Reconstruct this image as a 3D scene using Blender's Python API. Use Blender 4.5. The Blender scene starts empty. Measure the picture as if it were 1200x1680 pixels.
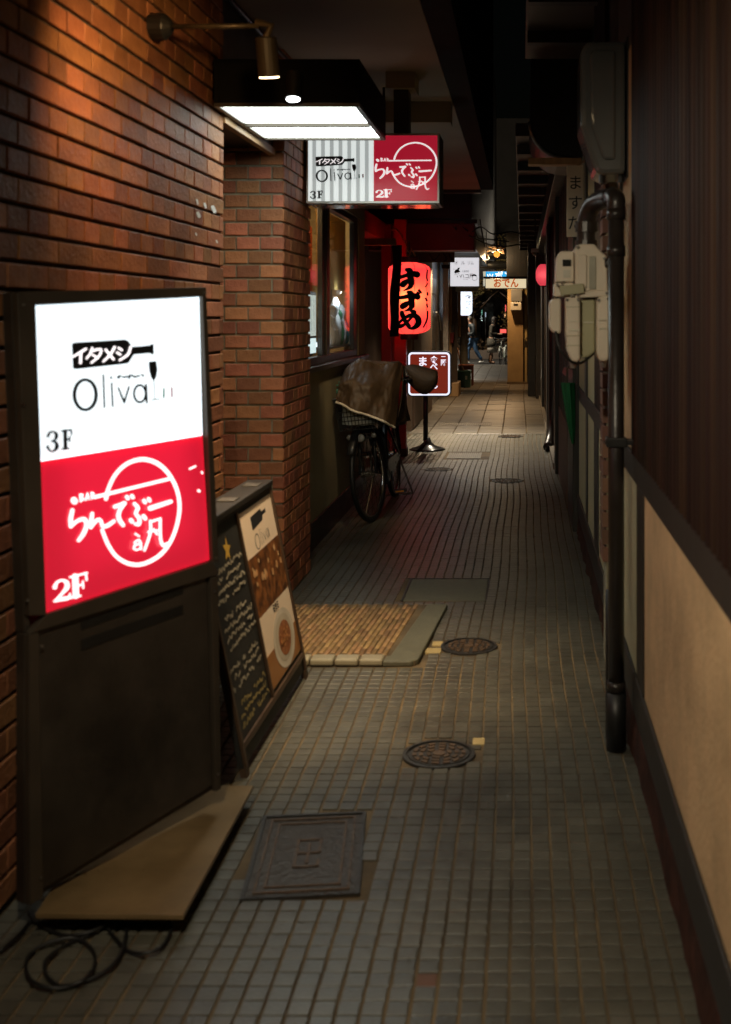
import bpy, math, random
from mathutils import Vector, Matrix, noise as mnoise
R = math.radians
rnd = random.Random(7)
S = bpy.context.scene
COL = S.collection

# ---------------------------------------------------------------- camera, sky, exposure
CAMZ, F, CX, CY = 1.42, 1850.0, 857.0, 520.0
cd = bpy.data.cameras.new('camera'); cam = bpy.data.objects.new('camera', cd); COL.objects.link(cam)
cam.location = (0, 0, CAMZ); cam.rotation_euler = (R(90), 0, 0)
cd.sensor_fit = 'HORIZONTAL'; cd.sensor_width = 24; cd.lens = 24 * F / 1200
cd.shift_x = (600 - CX) / 1200; cd.shift_y = (CY - 840) / 1200
cd.clip_start = .05; cd.clip_end = 500
cd.dof.use_dof = True; cd.dof.focus_distance = 13; cd.dof.aperture_fstop = 4.0
S.camera = cam
W = bpy.data.worlds.new('World'); S.world = W; W.use_nodes = True
nt = W.node_tree; sk = nt.nodes.new('ShaderNodeTexSky'); sk.sky_type = 'NISHITA'; sk.sun_disc = False
sk.sun_elevation = R(2); sk.sun_rotation = R(200)
nt.links.new(sk.outputs[0], nt.nodes['Background'].inputs[0]); nt.nodes['Background'].inputs[1].default_value = .0006
sl = bpy.data.lights.new('moon', 'SUN'); sl.energy = .004; sl.angle = R(.5); sl.color = (.8, .9, 1)
so = bpy.data.objects.new('moon', sl); COL.objects.link(so); so.rotation_euler = (R(40), 0, R(20))
S.view_settings.view_transform = 'Standard'; S.view_settings.look = 'None'
S.view_settings.exposure = 0; S.view_settings.gamma = 1; S.view_settings.use_curve_mapping = False
try:
    S.render.engine = 'CYCLES'
    S.cycles.use_denoising = True; S.cycles.max_bounces = 7; S.cycles.sample_clamp_indirect = 4
    S.cycles.caustics_reflective = False; S.cycles.caustics_refractive = False
    S.cycles.blur_glossy = .5
except Exception:
    pass

# ---------------------------------------------------------------- helpers
def P(px, py, Y):                       # pixel of the photograph at depth Y
    return Vector(((px - CX) * Y / F, Y, CAMZ + (CY - py) * Y / F))

def lin(h):
    return tuple(((c / 255) / 12.92 if c <= 10 else (((c / 255) + .055) / 1.055) ** 2.4) for c in h) + (1,)

MATS = {}
def M(name, c1, c2=None, rough=.6, metal=0., scale=8., bump=0., bscale=60., spec=.5, vary=0., stretch=None, coat=0., detail=6., dirt=0., dscale=1.6):
    """plain procedural surface: two tones mixed by noise, fine relief, optional tone change per piece"""
    if name in MATS: return MATS[name]
    m = bpy.data.materials.new(name); m.use_nodes = True; N = m.node_tree.nodes; L = m.node_tree.links
    b = N['Principled BSDF']; c1 = tuple(c1)[:3] + (1,); c2 = (tuple(c2)[:3] + (1,)) if c2 else tuple(x * .75 for x in c1[:3]) + (1,)
    tc = N.new('ShaderNodeTexCoord'); src = tc.outputs['Object']
    if stretch:
        mp = N.new('ShaderNodeMapping'); mp.inputs['Scale'].default_value = stretch; L.new(src, mp.inputs[0]); src = mp.outputs[0]
    n = N.new('ShaderNodeTexNoise'); n.inputs['Scale'].default_value = scale; n.inputs['Detail'].default_value = detail
    L.new(src, n.inputs['Vector'])
    cr = N.new('ShaderNodeValToRGB'); cr.color_ramp.elements[0].position = .3; cr.color_ramp.elements[1].position = .7
    cr.color_ramp.elements[0].color = c2; cr.color_ramp.elements[1].color = c1
    L.new(n.outputs[0], cr.inputs[0]); out = cr.outputs[0]
    if vary:
        oi = N.new('ShaderNodeObjectInfo'); ge = N.new('ShaderNodeNewGeometry')
        ad = N.new('ShaderNodeMath'); ad.operation = 'ADD'; L.new(oi.outputs['Random'], ad.inputs[0]); L.new(ge.outputs['Random Per Island'], ad.inputs[1])
        fr = N.new('ShaderNodeMath'); fr.operation = 'FRACT'; L.new(ad.outputs[0], fr.inputs[0])
        mr = N.new('ShaderNodeMapRange'); mr.inputs[3].default_value = 1 - vary; mr.inputs[4].default_value = 1 + vary; L.new(fr.outputs[0], mr.inputs[0])
        m2 = N.new('ShaderNodeMath'); m2.operation = 'MULTIPLY'; m2.inputs[1].default_value = 7.31; L.new(fr.outputs[0], m2.inputs[0])
        m3 = N.new('ShaderNodeMath'); m3.operation = 'FRACT'; L.new(m2.outputs[0], m3.inputs[0])
        mh = N.new('ShaderNodeMapRange'); mh.inputs[3].default_value = .5 - .03 * vary; mh.inputs[4].default_value = .5 + .03 * vary; L.new(m3.outputs[0], mh.inputs[0])
        hs = N.new('ShaderNodeHueSaturation'); L.new(out, hs.inputs['Color']); L.new(mr.outputs[0], hs.inputs['Value']); L.new(mh.outputs[0], hs.inputs['Hue'])
        out = hs.outputs[0]
    if dirt:                            # grime in patches, fixed in the place
        gp_ = N.new('ShaderNodeNewGeometry'); nd = N.new('ShaderNodeTexNoise'); nd.inputs['Scale'].default_value = dscale; nd.inputs['Detail'].default_value = 9; nd.inputs['Roughness'].default_value = .65
        L.new(gp_.outputs['Position'], nd.inputs['Vector']); md_ = N.new('ShaderNodeMapRange'); md_.inputs[1].default_value = .35; md_.inputs[2].default_value = .6
        md_.inputs[3].default_value = 1 - dirt; md_.inputs[4].default_value = 1.05; L.new(nd.outputs[0], md_.inputs[0])
        hv = N.new('ShaderNodeHueSaturation'); L.new(out, hv.inputs['Color']); L.new(md_.outputs[0], hv.inputs['Value']); out = hv.outputs[0]
    L.new(out, b.inputs['Base Color'])
    rr = N.new('ShaderNodeMapRange'); rr.inputs[3].default_value = max(.03, rough - .1); rr.inputs[4].default_value = min(1, rough + .1)
    L.new(n.outputs[0], rr.inputs[0]); L.new(rr.outputs[0], b.inputs['Roughness'])
    b.inputs['Metallic'].default_value = metal; b.inputs['Specular IOR Level'].default_value = spec
    b.inputs['Coat Weight'].default_value = coat
    if bump:
        n2 = N.new('ShaderNodeTexNoise'); n2.inputs['Scale'].default_value = bscale; n2.inputs['Detail'].default_value = 4; L.new(src, n2.inputs['Vector'])
        bp = N.new('ShaderNodeBump'); bp.inputs['Strength'].default_value = bump; bp.inputs['Distance'].default_value = .01
        L.new(n2.outputs[0], bp.inputs['Height']); L.new(bp.outputs[0], b.inputs['Normal'])
    MATS[name] = m; return m

def EM(name, c, s, rough=.25):
    """lit plastic panel: gives off light and has a slightly glossy face"""
    if name in MATS: return MATS[name]
    m = bpy.data.materials.new(name); m.use_nodes = True; b = m.node_tree.nodes['Principled BSDF']
    c = tuple(c)[:3] + (1,)
    b.inputs['Base Color'].default_value = tuple(x * .85 for x in c[:3]) + (1,); b.inputs['Roughness'].default_value = rough
    b.inputs['Emission Color'].default_value = c; b.inputs['Emission Strength'].default_value = s
    MATS[name] = m; return m

def GLASS(name, tint=(1, 1, 1), fac=.1):
    if name in MATS: return MATS[name]
    m = bpy.data.materials.new(name); m.use_nodes = True; N = m.node_tree.nodes; L = m.node_tree.links
    for n in list(N):
        if n.type == 'BSDF_PRINCIPLED': N.remove(n)
    t = N.new('ShaderNodeBsdfTransparent'); t.inputs[0].default_value = tuple(tint) + (1,)
    g = N.new('ShaderNodeBsdfGlossy'); g.inputs['Roughness'].default_value = .03
    lw = N.new('ShaderNodeLayerWeight'); pw = N.new('ShaderNodeMath'); pw.operation = 'POWER'; pw.inputs[1].default_value = 5; L.new(lw.outputs['Facing'], pw.inputs[0])
    fr = N.new('ShaderNodeMath'); fr.operation = 'MULTIPLY_ADD'; fr.inputs[1].default_value = .55; fr.inputs[2].default_value = .03; L.new(pw.outputs[0], fr.inputs[0])
    mx = N.new('ShaderNodeMixShader'); L.new(fr.outputs[0], mx.inputs[0]); L.new(t.outputs[0], mx.inputs[1]); L.new(g.outputs[0], mx.inputs[2])
    L.new(mx.outputs[0], N['Material Output'].inputs[0]); MATS[name] = m; return m

def PAPER(name, c, emit, es):
    """lantern paper: lets the bulb's light through"""
    m = bpy.data.materials.new(name); m.use_nodes = True; N = m.node_tree.nodes; L = m.node_tree.links
    for n in list(N):
        if n.type == 'BSDF_PRINCIPLED': N.remove(n)
    t = N.new('ShaderNodeBsdfTranslucent'); t.inputs[0].default_value = tuple(c) + (1,)
    d = N.new('ShaderNodeBsdfDiffuse'); d.inputs[0].default_value = tuple(c) + (1,)
    mx = N.new('ShaderNodeMixShader'); mx.inputs[0].default_value = .25; L.new(t.outputs[0], mx.inputs[1]); L.new(d.outputs[0], mx.inputs[2])
    e = N.new('ShaderNodeEmission'); e.inputs[0].default_value = tuple(emit) + (1,); e.inputs[1].default_value = es
    a = N.new('ShaderNodeAddShader'); L.new(mx.outputs[0], a.inputs[0]); L.new(e.outputs[0], a.inputs[1])
    L.new(a.outputs[0], N['Material Output'].inputs[0]); return m

def setp(o, label=None, cat=None, group=None, kind=None):
    if label: o['label'] = label
    if cat: o['category'] = cat
    if group: o['group'] = group
    if kind: o['kind'] = kind
    return o
def thing(name, label, cat, loc=(0, 0, 0), group=None, rz=0):
    o = bpy.data.objects.new(name, None); COL.objects.link(o); o.location = loc; o.rotation_euler = (0, 0, rz)
    o.empty_display_size = .1
    return setp(o, label, cat, group)

class B:
    """collects polygons; build() links them as one mesh object"""
    def __init__(s): s.v = []; s.f = []
    def add(s, vs, fs):
        k = len(s.v); s.v += [tuple(v) for v in vs]; s.f += [tuple(i + k for i in f) for f in fs]; return s
    def box(s, x0, y0, z0, x1, y1, z1):
        x0, x1 = min(x0, x1), max(x0, x1); y0, y1 = min(y0, y1), max(y0, y1); z0, z1 = min(z0, z1), max(z0, z1)
        return s.add([(x0, y0, z0), (x1, y0, z0), (x1, y1, z0), (x0, y1, z0), (x0, y0, z1), (x1, y0, z1), (x1, y1, z1), (x0, y1, z1)],
                     [(0, 3, 2, 1), (4, 5, 6, 7), (0, 1, 5, 4), (1, 2, 6, 5), (2, 3, 7, 6), (3, 0, 4, 7)])
    def hexa(s, a, b):                  # two quads (lists of 4 points) joined
        return s.add(list(a) + list(b), [(3, 2, 1, 0), (4, 5, 6, 7), (0, 1, 5, 4), (1, 2, 6, 5), (2, 3, 7, 6), (3, 0, 4, 7)])
    def tube(s, pts, r, n=8, cap=True, closed=False):
        pts = [Vector(p) for p in pts]; m = len(pts); rs = r if isinstance(r, (list, tuple)) else [r] * m
        up = None; vs = []
        for i, p in enumerate(pts):
            if closed: d = pts[(i + 1) % m] - pts[i - 1]
            else: d = pts[min(i + 1, m - 1)] - pts[max(i - 1, 0)]
            d.normalize()
            if up is None:
                up = Vector((0, 0, 1)) if abs(d.z) < .9 else Vector((1, 0, 0))
            a = (up - d * up.dot(d))
            if a.length < 1e-6: a = d.orthogonal()
            a.normalize(); up = a; b = d.cross(a)
            for k in range(n):
                t = 2 * math.pi * k / n; vs.append(p + (a * math.cos(t) + b * math.sin(t)) * rs[i])
        fs = []
        for i in range(m if closed else m - 1):
            j = (i + 1) % m
            for k in range(n): fs.append((i * n + k, i * n + (k + 1) % n, j * n + (k + 1) % n, j * n + k))
        if cap and not closed: fs += [tuple(range(n))[::-1], tuple((m - 1) * n + k for k in range(n))]
        return s.add(vs, fs)
    def lathe(s, prof, c=(0, 0, 0), n=24, axis='z', cap=True):
        vs = []
        for r, z in prof:
            for k in range(n):
                t = 2 * math.pi * k / n; x, y = r * math.cos(t), r * math.sin(t)
                p = {'z': (x, y, z), 'x': (z, x, y), 'y': (x, z, y)}[axis]
                vs.append((p[0] + c[0], p[1] + c[1], p[2] + c[2]))
        fs = [(i * n + k, i * n + (k + 1) % n, (i + 1) * n + (k + 1) % n, (i + 1) * n + k) for i in range(len(prof) - 1) for k in range(n)]
        if cap: fs += [tuple(range(n))[::-1], tuple((len(prof) - 1) * n + k for k in range(n))]
        return s.add(vs, fs)
    def prism(s, poly, h):              # poly: list of 3-D points, h: vector
        poly = [Vector(p) for p in poly]; n = len(poly); h = Vector(h)
        return s.add(poly + [p + h for p in poly], [tuple(range(n))[::-1], tuple(range(n, 2 * n))] + [(i, (i + 1) % n, n + (i + 1) % n, n + i) for i in range(n)])
    def grid(s, fn, nu, nv):
        vs = [fn(i / nu, j / nv) for j in range(nv + 1) for i in range(nu + 1)]
        return s.add(vs, [(j * (nu + 1) + i, j * (nu + 1) + i + 1, (j + 1) * (nu + 1) + i + 1, (j + 1) * (nu + 1) + i) for j in range(nv) for i in range(nu)])
    def mesh(s, name, mat):
        me = bpy.data.meshes.new(name); me.from_pydata(s.v, [], s.f); me.update()
        if mat: me.materials.append(mat)
        return me
    def build(s, name, mat, parent=None, smooth=False, bevel=0, solid=0, sub=0, kind=None):
        me = s.mesh(name, mat); o = bpy.data.objects.new(name, me); COL.objects.link(o)
        if parent is not None:
            o.parent = parent                      # vertices are given in the parent's space
        if smooth:
            me.polygons.foreach_set('use_smooth', [True] * len(me.polygons))
        if solid: md = o.modifiers.new('solid', 'SOLIDIFY'); md.thickness = solid; md.offset = -1
        if bevel:
            md = o.modifiers.new('bevel', 'BEVEL'); md.width = bevel; md.segments = 2; md.limit_method = 'ANGLE'
        if sub: md = o.modifiers.new('sub', 'SUBSURF'); md.levels = sub; md.render_levels = sub
        if kind: o['kind'] = kind
        return o

def bx(name, mat, parent, x0, y0, z0, x1, y1, z1, bevel=.003):
    return B().box(x0, y0, z0, x1, y1, z1).build(name, mat, parent, bevel=bevel)

class Fr:
    """a flat face in space: origin, right, up; n points to the viewer"""
    def __init__(s, o, ex, ez):
        s.o = Vector(o); s.ex = Vector(ex).normalized(); ez = Vector(ez); s.ez = (ez - s.ex * ez.dot(s.ex)).normalized(); s.n = s.ex.cross(s.ez)
    def at(s, u, v, w=0): return s.o + s.ex * u + s.ez * v + s.n * w
    def ray(s, px, py, w=0):            # where the line of sight through a photo pixel meets the face
        d = Vector(((px - CX) / F, 1, (CY - py) / F)); c = Vector((0, 0, CAMZ)); o = s.o + s.n * w
        return c + d * ((o - c).dot(s.n) / d.dot(s.n))
    def mat4(s, u, v, w):
        m = Matrix((s.ex, s.ez, s.n)).transposed().to_4x4(); m.translation = s.at(u, v, w); return m
    def uv(s, px, py):
        q = s.ray(px, py) - s.o; return q.dot(s.ex), q.dot(s.ez)
FRONT = lambda x, y, z: Fr((x, y, z), (1, 0, 0), (0, 0, 1))

def smooth_line(pts, k=6):
    if len(pts) < 3: return [tuple(a + (b - a) * i / k for a, b in zip(pts[0], pts[1])) for i in range(k + 1)]
    out = []
    for i in range(len(pts) - 1):
        p0, p1, p2, p3 = pts[max(i - 1, 0)], pts[i], pts[i + 1], pts[min(i + 2, len(pts) - 1)]
        for j in range(k):
            t = j / k
            out.append(tuple(.5 * ((2 * b) + (-a + c) * t + (2 * a - 5 * b + 4 * c - d) * t * t + (-a + 3 * b - 3 * c + d) * t ** 3) for a, b, c, d in zip(p0, p1, p2, p3)))
    out.append(tuple(pts[-1])); return out

def brush(bm, pts, mp, w0, width=None, k=6, across=1, cap=True):
    """flat brush stroke; pts (x, y[, width]) in drawing units, mp(x, y, lift) -> 3-D"""
    pts = [(p[0], p[1], p[2] if len(p) > 2 else width) for p in pts]
    ln = smooth_line(pts, k); n = len(ln); rows = []
    def nrm(i):
        a, b = ln[max(i - 1, 0)], ln[min(i + 1, n - 1)]; dx, dy = b[0] - a[0], b[1] - a[1]; l = math.hypot(dx, dy) or 1
        return dx / l, dy / l
    if cap:
        dx, dy = nrm(0); x, y, w = ln[0]; w = max(w, 1e-4) / 2
        for t in (75, 45, 20): rows.append((x - dx * w * math.sin(R(t)) , y - dy * w * math.sin(R(t)), w * math.cos(R(t)), -dy, dx))
    for i in range(n):
        dx, dy = nrm(i); x, y, w = ln[i]; rows.append((x, y, max(w, 1e-4) / 2, -dy, dx))
    if cap:
        dx, dy = nrm(n - 1); x, y, w = ln[-1]; w = max(w, 1e-4) / 2
        for t in (20, 45, 75): rows.append((x + dx * w * math.sin(R(t)), y + dy * w * math.sin(R(t)), w * math.cos(R(t)), -dy, dx))
    vs = []
    for x, y, h, nx, ny in rows:
        for a in range(across + 1):
            t = -1 + 2 * a / across; vs.append(mp(x + nx * h * t, y + ny * h * t, w0))
    c = across + 1
    bm.add(vs, [(i * c + a, i * c + a + 1, (i + 1) * c + a + 1, (i + 1) * c + a) for i in range(len(rows) - 1) for a in range(across)])

def strokes(list_, mp, name, mat, parent, width=None, w0=.0015, **kw):
    bm = B()
    for i, s in enumerate(list_): brush(bm, s, mp, w0 + i * .00025, width, **kw)
    return bm.build(name, mat, parent)

def text(s, fr, u, v, size, mat, parent, name='lettering', bold=0., sx=1., w=.002, align='CENTER', vertical=False):
    cu = bpy.data.curves.new('t', 'FONT'); cu.size = size; cu.align_x = align; cu.align_y = 'CENTER'; cu.offset = bold; cu.resolution_u = 3
    cu.body = '\n'.join(s) if vertical else s
    ob = bpy.data.objects.new('t', cu); COL.objects.link(ob)
    dg = bpy.context.evaluated_depsgraph_get(); dg.update(); me = bpy.data.meshes.new_from_object(ob.evaluated_get(dg))
    bpy.data.objects.remove(ob)
    me.transform(fr.mat4(u, v, w) @ Matrix.Diagonal((sx, 1, 1, 1))); me.materials.clear(); me.materials.append(mat)
    o = bpy.data.objects.new(name, me); COL.objects.link(o); o.parent = parent
    if parent is not None: me.transform(Matrix.Translation(-Vector(parent.location)))
    return o

def rel(parent):                        # points given in world space, parent at its own place
    l = Vector(parent.location)
    class Q(B):
        def build(s, *a, **k):
            s.v = [tuple(Vector(v) - l) for v in s.v]; a = list(a)
            if len(a) < 3: a.append(parent)
            return B.build(s, *a, **k)
    return Q

def light(name, kind, loc, energy, color, parent=None, **kw):
    l = bpy.data.lights.new(name, kind); l.energy = energy; l.color = color
    for k, v in kw.items():
        if k not in ('aim',): setattr(l, k, v)
    o = bpy.data.objects.new(name, l); COL.objects.link(o); o.location = loc
    if 'aim' in kw:
        d = Vector(kw['aim']) - Vector(loc); o.rotation_euler = d.to_track_quat('-Z', 'Y').to_euler()
    if parent is not None: o.parent = parent; o.location = Vector(loc) - Vector(parent.location)
    return o

def dup(o, parent=None, **kw):
    c = o.copy(); COL.objects.link(c)
    if parent is not None: c.parent = parent
    for ch in list(o.children): dup(ch, c)
    return c

# ---------------------------------------------------------------- materials
m_brick1 = M('brick_face', (.36, .145, .060), (.22, .085, .038), rough=.6, scale=9, bump=.45, bscale=70, vary=.34, dirt=.3, dscale=2.2, spec=.22)
m_brick2 = M('brick_face_red', (.50, .18, .078), (.33, .11, .048), rough=.6, scale=11, bump=.4, bscale=70, vary=.38)
m_mort1 = M('dark_mortar', (.06, .048, .035), (.03, .025, .02), rough=.9, scale=20, bump=.5)
m_mort2 = M('grey_mortar', (.36, .33, .23), (.22, .20, .145), rough=.9, scale=20, bump=.5)
m_tile = M('floor_tile_clay', (.118, .112, .086), (.084, .080, .062), rough=.36, scale=14, bump=.15, bscale=90, vary=.10, spec=.75, dirt=.42, dscale=2.6)
m_grout = M('floor_grout', (.22, .155, .08), (.075, .055, .033), rough=.9, scale=3, bump=.3, dirt=.6)
m_pave = M('paving_stone', (.17, .145, .112), (.11, .094, .074), rough=.34, scale=6, bump=.3, bscale=40, vary=.2)
m_asph = M('asphalt', (.06, .06, .06), (.035, .035, .035), rough=.7, scale=40, bump=.4)
m_black = M('black_metal', (.014, .013, .012), (.008, .008, .008), rough=.4, scale=12)
m_dark = M('dark_painted_steel', (.035, .030, .025), (.022, .019, .016), rough=.35, scale=10)
m_bronze = M('brown_anodised_frame', (.075, .058, .042), (.05, .04, .03), rough=.38, scale=6, metal=.3)
m_alu = M('aluminium', (.62, .62, .60), (.45, .45, .43), rough=.35, metal=.9, scale=10)
m_steel = M('worn_steel', (.22, .20, .17), (.10, .09, .08), rough=.45, metal=.6, scale=30, bump=.3)
m_iron = M('cast_iron', (.06, .058, .055), (.035, .032, .03), rough=.45, metal=.4, scale=60, bump=.4, bscale=160)
m_rust = M('rusty_iron', (.13, .075, .04), (.06, .04, .026), rough=.6, scale=40, bump=.4)
m_soffit = M('soffit_plaster', (.34, .28, .21), (.27, .22, .165), rough=.85, scale=2.5, bump=.1, bscale=30)
m_beige = M('beige_plaster', (.70, .475, .26), (.60, .40, .215), rough=.75, scale=2.2, bump=.3, bscale=60, detail=10, dirt=.28, dscale=3.5)
m_beige2 = M('greenish_plaster', (.52, .47, .29), (.45, .40, .25), rough=.75, scale=3, bump=.15, bscale=90)
m_dplaster = M('olive_plaster', (.36, .30, .18), (.29, .24, .145), rough=.8, scale=4, bump=.15)
m_timber = M('black_timber', (.03, .025, .02), (.018, .015, .012), rough=.5, scale=8, stretch=(1, .15, .15), bump=.2)
m_batten = M('redbrown_batten', (.030, .0125, .006), (.012, .005, .0026), rough=.6, scale=14, vary=.5, stretch=(1, 1, .06), bump=.15, spec=.18)
m_redwood = M('red_lacquer_wood', (.50, .035, .03), (.34, .024, .02), rough=.38, scale=8, stretch=(1, 1, .2))
m_maroon = M('maroon_sheet', (.20, .055, .05), (.14, .04, .038), rough=.5, scale=5)
m_wood = M('pale_wood', (.50, .32, .16), (.36, .21, .10), rough=.5, scale=9, stretch=(3, 3, .2), bump=.1)
m_dwood = M('dark_wood', (.07, .04, .022), (.04, .022, .013), rough=.45, scale=8, stretch=(1, 1, .2))
m_wprint = EM('white_print', (.80, .86, .84), .85)
m_gprint = EM('grey_print', (.47, .51, .50), .70)
m_redprint = EM('red_print', (.50, .012, .035), .62)
m_ink = M('black_ink', (.012, .013, .016), (.010, .010, .012), rough=.5)
m_cream = M('meter_paint', (.74, .66, .53), (.64, .56, .44), rough=.42, scale=6, bump=.05)
m_creamd = M('meter_paint_green', (.42, .40, .24), (.35, .33, .2), rough=.4, scale=6)
m_pipe = M('brown_black_pipe', (.03, .023, .019), (.018, .014, .012), rough=.33, scale=14, bump=.1)
m_pvc = M('smoked_plastic', (.12, .122, .116), (.09, .093, .09), rough=.16, scale=3, coat=.3)
m_rubber = M('black_rubber', (.012, .012, .012), (.008, .008, .008), rough=.45, scale=20)
m_paint_w = M('white_paint', (.75, .75, .72), (.65, .65, .62), rough=.4)
m_chrome = M('chrome', (.75, .75, .75), (.6, .6, .6), rough=.15, metal=1)
m_cloth = M('brown_nylon', (.090, .053, .026), (.062, .036, .018), rough=.6, scale=10, bump=.5, bscale=24)
m_greencr = M('green_crate_plastic', (.03, .11, .065), (.02, .08, .05), rough=.4, scale=10)
m_greencl = M('green_nylon', (.01, .15, .05), (.006, .1, .03), rough=.5, scale=8)
m_plate = M('cream_steel_plate', (.27, .18, .088), (.17, .11, .05), rough=.30, scale=5, bump=.05, dirt=.3, dscale=4)
m_bullnose = M('beige_bullnose_tile', (.40, .36, .25), (.32, .28, .19), rough=.4, scale=10, vary=.15)
m_terra = M('terracotta_strip', (.30, .18, .075), (.20, .115, .048), rough=.6, scale=12, vary=.35, bump=.3)
m_stone = M('grey_green_stone', (.15, .145, .10), (.11, .105, .075), rough=.6, scale=20, bump=.3)
m_chalk = M('chalk', (.42, .38, .28), (.32, .28, .2), rough=.9)
m_board = M('blackboard', (.018, .018, .017), (.013, .013, .012), rough=.55, scale=5)

# ---------------------------------------------------------------- ground
def wob(y): return .010 * math.sin(.9 * y + .6) + .006 * math.sin(2.3 * y)
ground = setp(B().box(-1.75, -2, -.30, .75, 33.72, -.005).build('alley_floor', m_grout), kind='structure')
HOLES = [(-.27, 3.66, .125), (-.229, 4.86, .128), (-.78, 10.5, .13), (-.13, 9.77, .14), (-.14, 13.4, .15)]
RECTS = [(-.60, 5.63, -.18, 6.13), (-.78, 11.25, -.36, 11.85), (-1.7, 4.58, -.37, 5.52)]
def cut(x, y, h=.024):
    for a, b, r in HOLES:
        if (x - a) ** 2 + (y - b) ** 2 < (r + .004) ** 2: return True
    dx, dy = x + .567, y - 2.985; c_, s_ = math.cos(R(6)), math.sin(R(6))
    if abs(dx * c_ + dy * s_) < .155 and abs(-dx * s_ + dy * c_) < .242: return True
    for a, b, c, d in RECTS:
        if a - .012 < x < c + .012 and b - .012 < y < d + .012: return True
    return False
def tile_geo(w, l, ch, h=.0055):
    a, b = w / 2, l / 2; i, j = a - ch, b - ch
    return ([(-a, -b, -h), (a, -b, -h), (a, b, -h), (-a, b, -h), (-a, -b, -ch), (a, -b, -ch), (a, b, -ch), (-a, b, -ch), (-i, -j, 0), (i, -j, 0), (i, j, 0), (-i, j, 0)],
            [(8, 9, 10, 11)] + [(4 + k, 4 + (k + 1) % 4, 8 + (k + 1) % 4, 8 + k) for k in range(4)] + [(k, (k + 1) % 4, 4 + (k + 1) % 4, 4 + k) for k in range(4)])
PIT = .0505
tv, tf = tile_geo(.0425, .0457, .0006, .005); tile_me = B().add(tv, tf).mesh('floor_tile', m_tile)
m_btile = M('brown_floor_tile', (.16, .07, .035), (.12, .05, .025), rough=.5)
tiles = []
for j in range(260):
    y = .60 + j * PIT
    if y > 13.72: break
    for i in range(36):
        x = -1.315 + i * PIT
        if cut(x, y): continue
        q = 0
        if abs(y - 2.41) < .026 and abs(x + .205) < .026: q = 1
        tiles.append((x + wob(y) + rnd.uniform(-.001, .001), y + rnd.uniform(-.001, .001), rnd.uniform(-.0004, .0004) + (-.0016 if q else 0), rnd.gauss(0, .0022), rnd.gauss(0, .0022), q))
def seen(t):
    px = CX + F * t[0] / t[1]; py = CY + F * CAMZ / t[1]; return 300 < px < 1200 and py < 1676
vis = sorted([t for t in tiles if seen(t)], key=lambda t: t[1])[:299]; vs_ = set(id(t) for t in vis)
rest = B()
for t in tiles:
    x, y, z, a, b, q = t
    if id(t) in vs_:
        o = bpy.data.objects.new('floor_tile', tile_me); COL.objects.link(o); o.parent = ground
        o.location = (x, y, z); o.rotation_euler = (a, b, rnd.gauss(0, .006))
        if q:
            o.data = tile_me.copy(); o.data.materials[0] = m_btile; o['label'] = 'one sunken brown tile among the grey tiles'
    else:
        rest.add([(x + v[0], y + v[1], z + v[2] + a * v[1] - b * v[0]) for v in tv], tf)
rest.build('mosaic_tiles', m_tile, ground, kind='stuff')
# larger slabs beyond
pv, pf = tile_geo(.286, .288, .003, .005); pave_me = B().add(pv, pf).mesh('paving_slab', m_pave)
rest = B(); n = 0
for j in range(70):
    y = 13.74 + .152 + j * .3005
    if y > 33.7: break
    for i in range(8):
        x = -1.66 + i * .3005 + .012 * math.sin(.55 * y) + .05
        z = rnd.uniform(-.0012, .0012); a, b = rnd.gauss(0, .004), rnd.gauss(0, .004)
        if n < 296 and x > -1.6:
            o = bpy.data.objects.new('paving_slab', pave_me); COL.objects.link(o); o.parent = ground; o.location = (x, y, z); o.rotation_euler = (a, b, 0); n += 1
        else:
            rest.add([(x + v[0], y + v[1], z + v[2] + a * v[1] - b * v[0]) for v in pv], pf)
rest.build('far_paving', m_pave, ground, kind='stuff')
setp(B().box(-60, 33.73, -.6, 60, 140, -.25).build('street', m_asph), kind='structure')
setp(B().box(-60, -30, -.62, 60, 33.72, -.31).build('ground', m_asph), kind='structure')

# drain plates in the floor
def manhole(x, y, r, label, patch=None):
    t = thing('manhole_cover', label, 'manhole cover', (x, y, .003), 'round drain covers in the alley floor')
    B().lathe([(r, -.02), (r, .001), (r - .012, .002), (r - .013, -.003), (r - .018, -.003), (r - .019, .002)], n=40, cap=False).build('rim', m_iron, t, smooth=False)
    B().lathe([(r - .019, -.012), (r - .019, -.001), (.002, -.001)], n=40).build('lid', m_iron, t)
    bm = B()
    for q, rr in enumerate((.88, .66, .42)):
        nn = (14, 10, 6)[q]
        for k in range(nn):
            a0 = 2 * math.pi * k / nn; a1 = a0 + 2 * math.pi / nn * .62
            ro, ri = (r - .02) * rr, (r - .02) * (rr - .13); pts = [(a0 + (a1 - a0) * s / 4) for s in range(5)]
            poly = [(ro * math.cos(a), ro * math.sin(a), -.0012) for a in pts] + [(ri * math.cos(a), ri * math.sin(a), -.0012) for a in reversed(pts)]
            bm.prism(poly, (0, 0, .0042))
    bm.lathe([(.022, -.0012), (.022, .003), (.001, .003)], n=12)
    bm.build('raised_pattern', m_rust, t)
    if patch:
        for k, (x0, y0, x1, y1) in enumerate(patch):
            B().box(x0 - x, y0 - y, -.012, x1 - x, y1 - y, -.0005).build('mortar_patch', M('yellow_mortar', (.50, .38, .17), (.36, .27, .12), rough=.8, bump=.4), t, bevel=.002)
    return t
manhole(-.27, 3.66, .118, 'nearest round iron manhole cover, below the tiled entrance step', [(-.165, 3.74, -.125, 3.80)])
manhole(-.229, 4.86, .122, 'round iron manhole cover with pale mortar patches beside the entrance step', [(-.41, 4.76, -.345, 4.83), (-.39, 4.87, -.345, 4.93)])
manhole(-.78, 10.5, .122, 'small round cover just beyond the covered bicycle')
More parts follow.
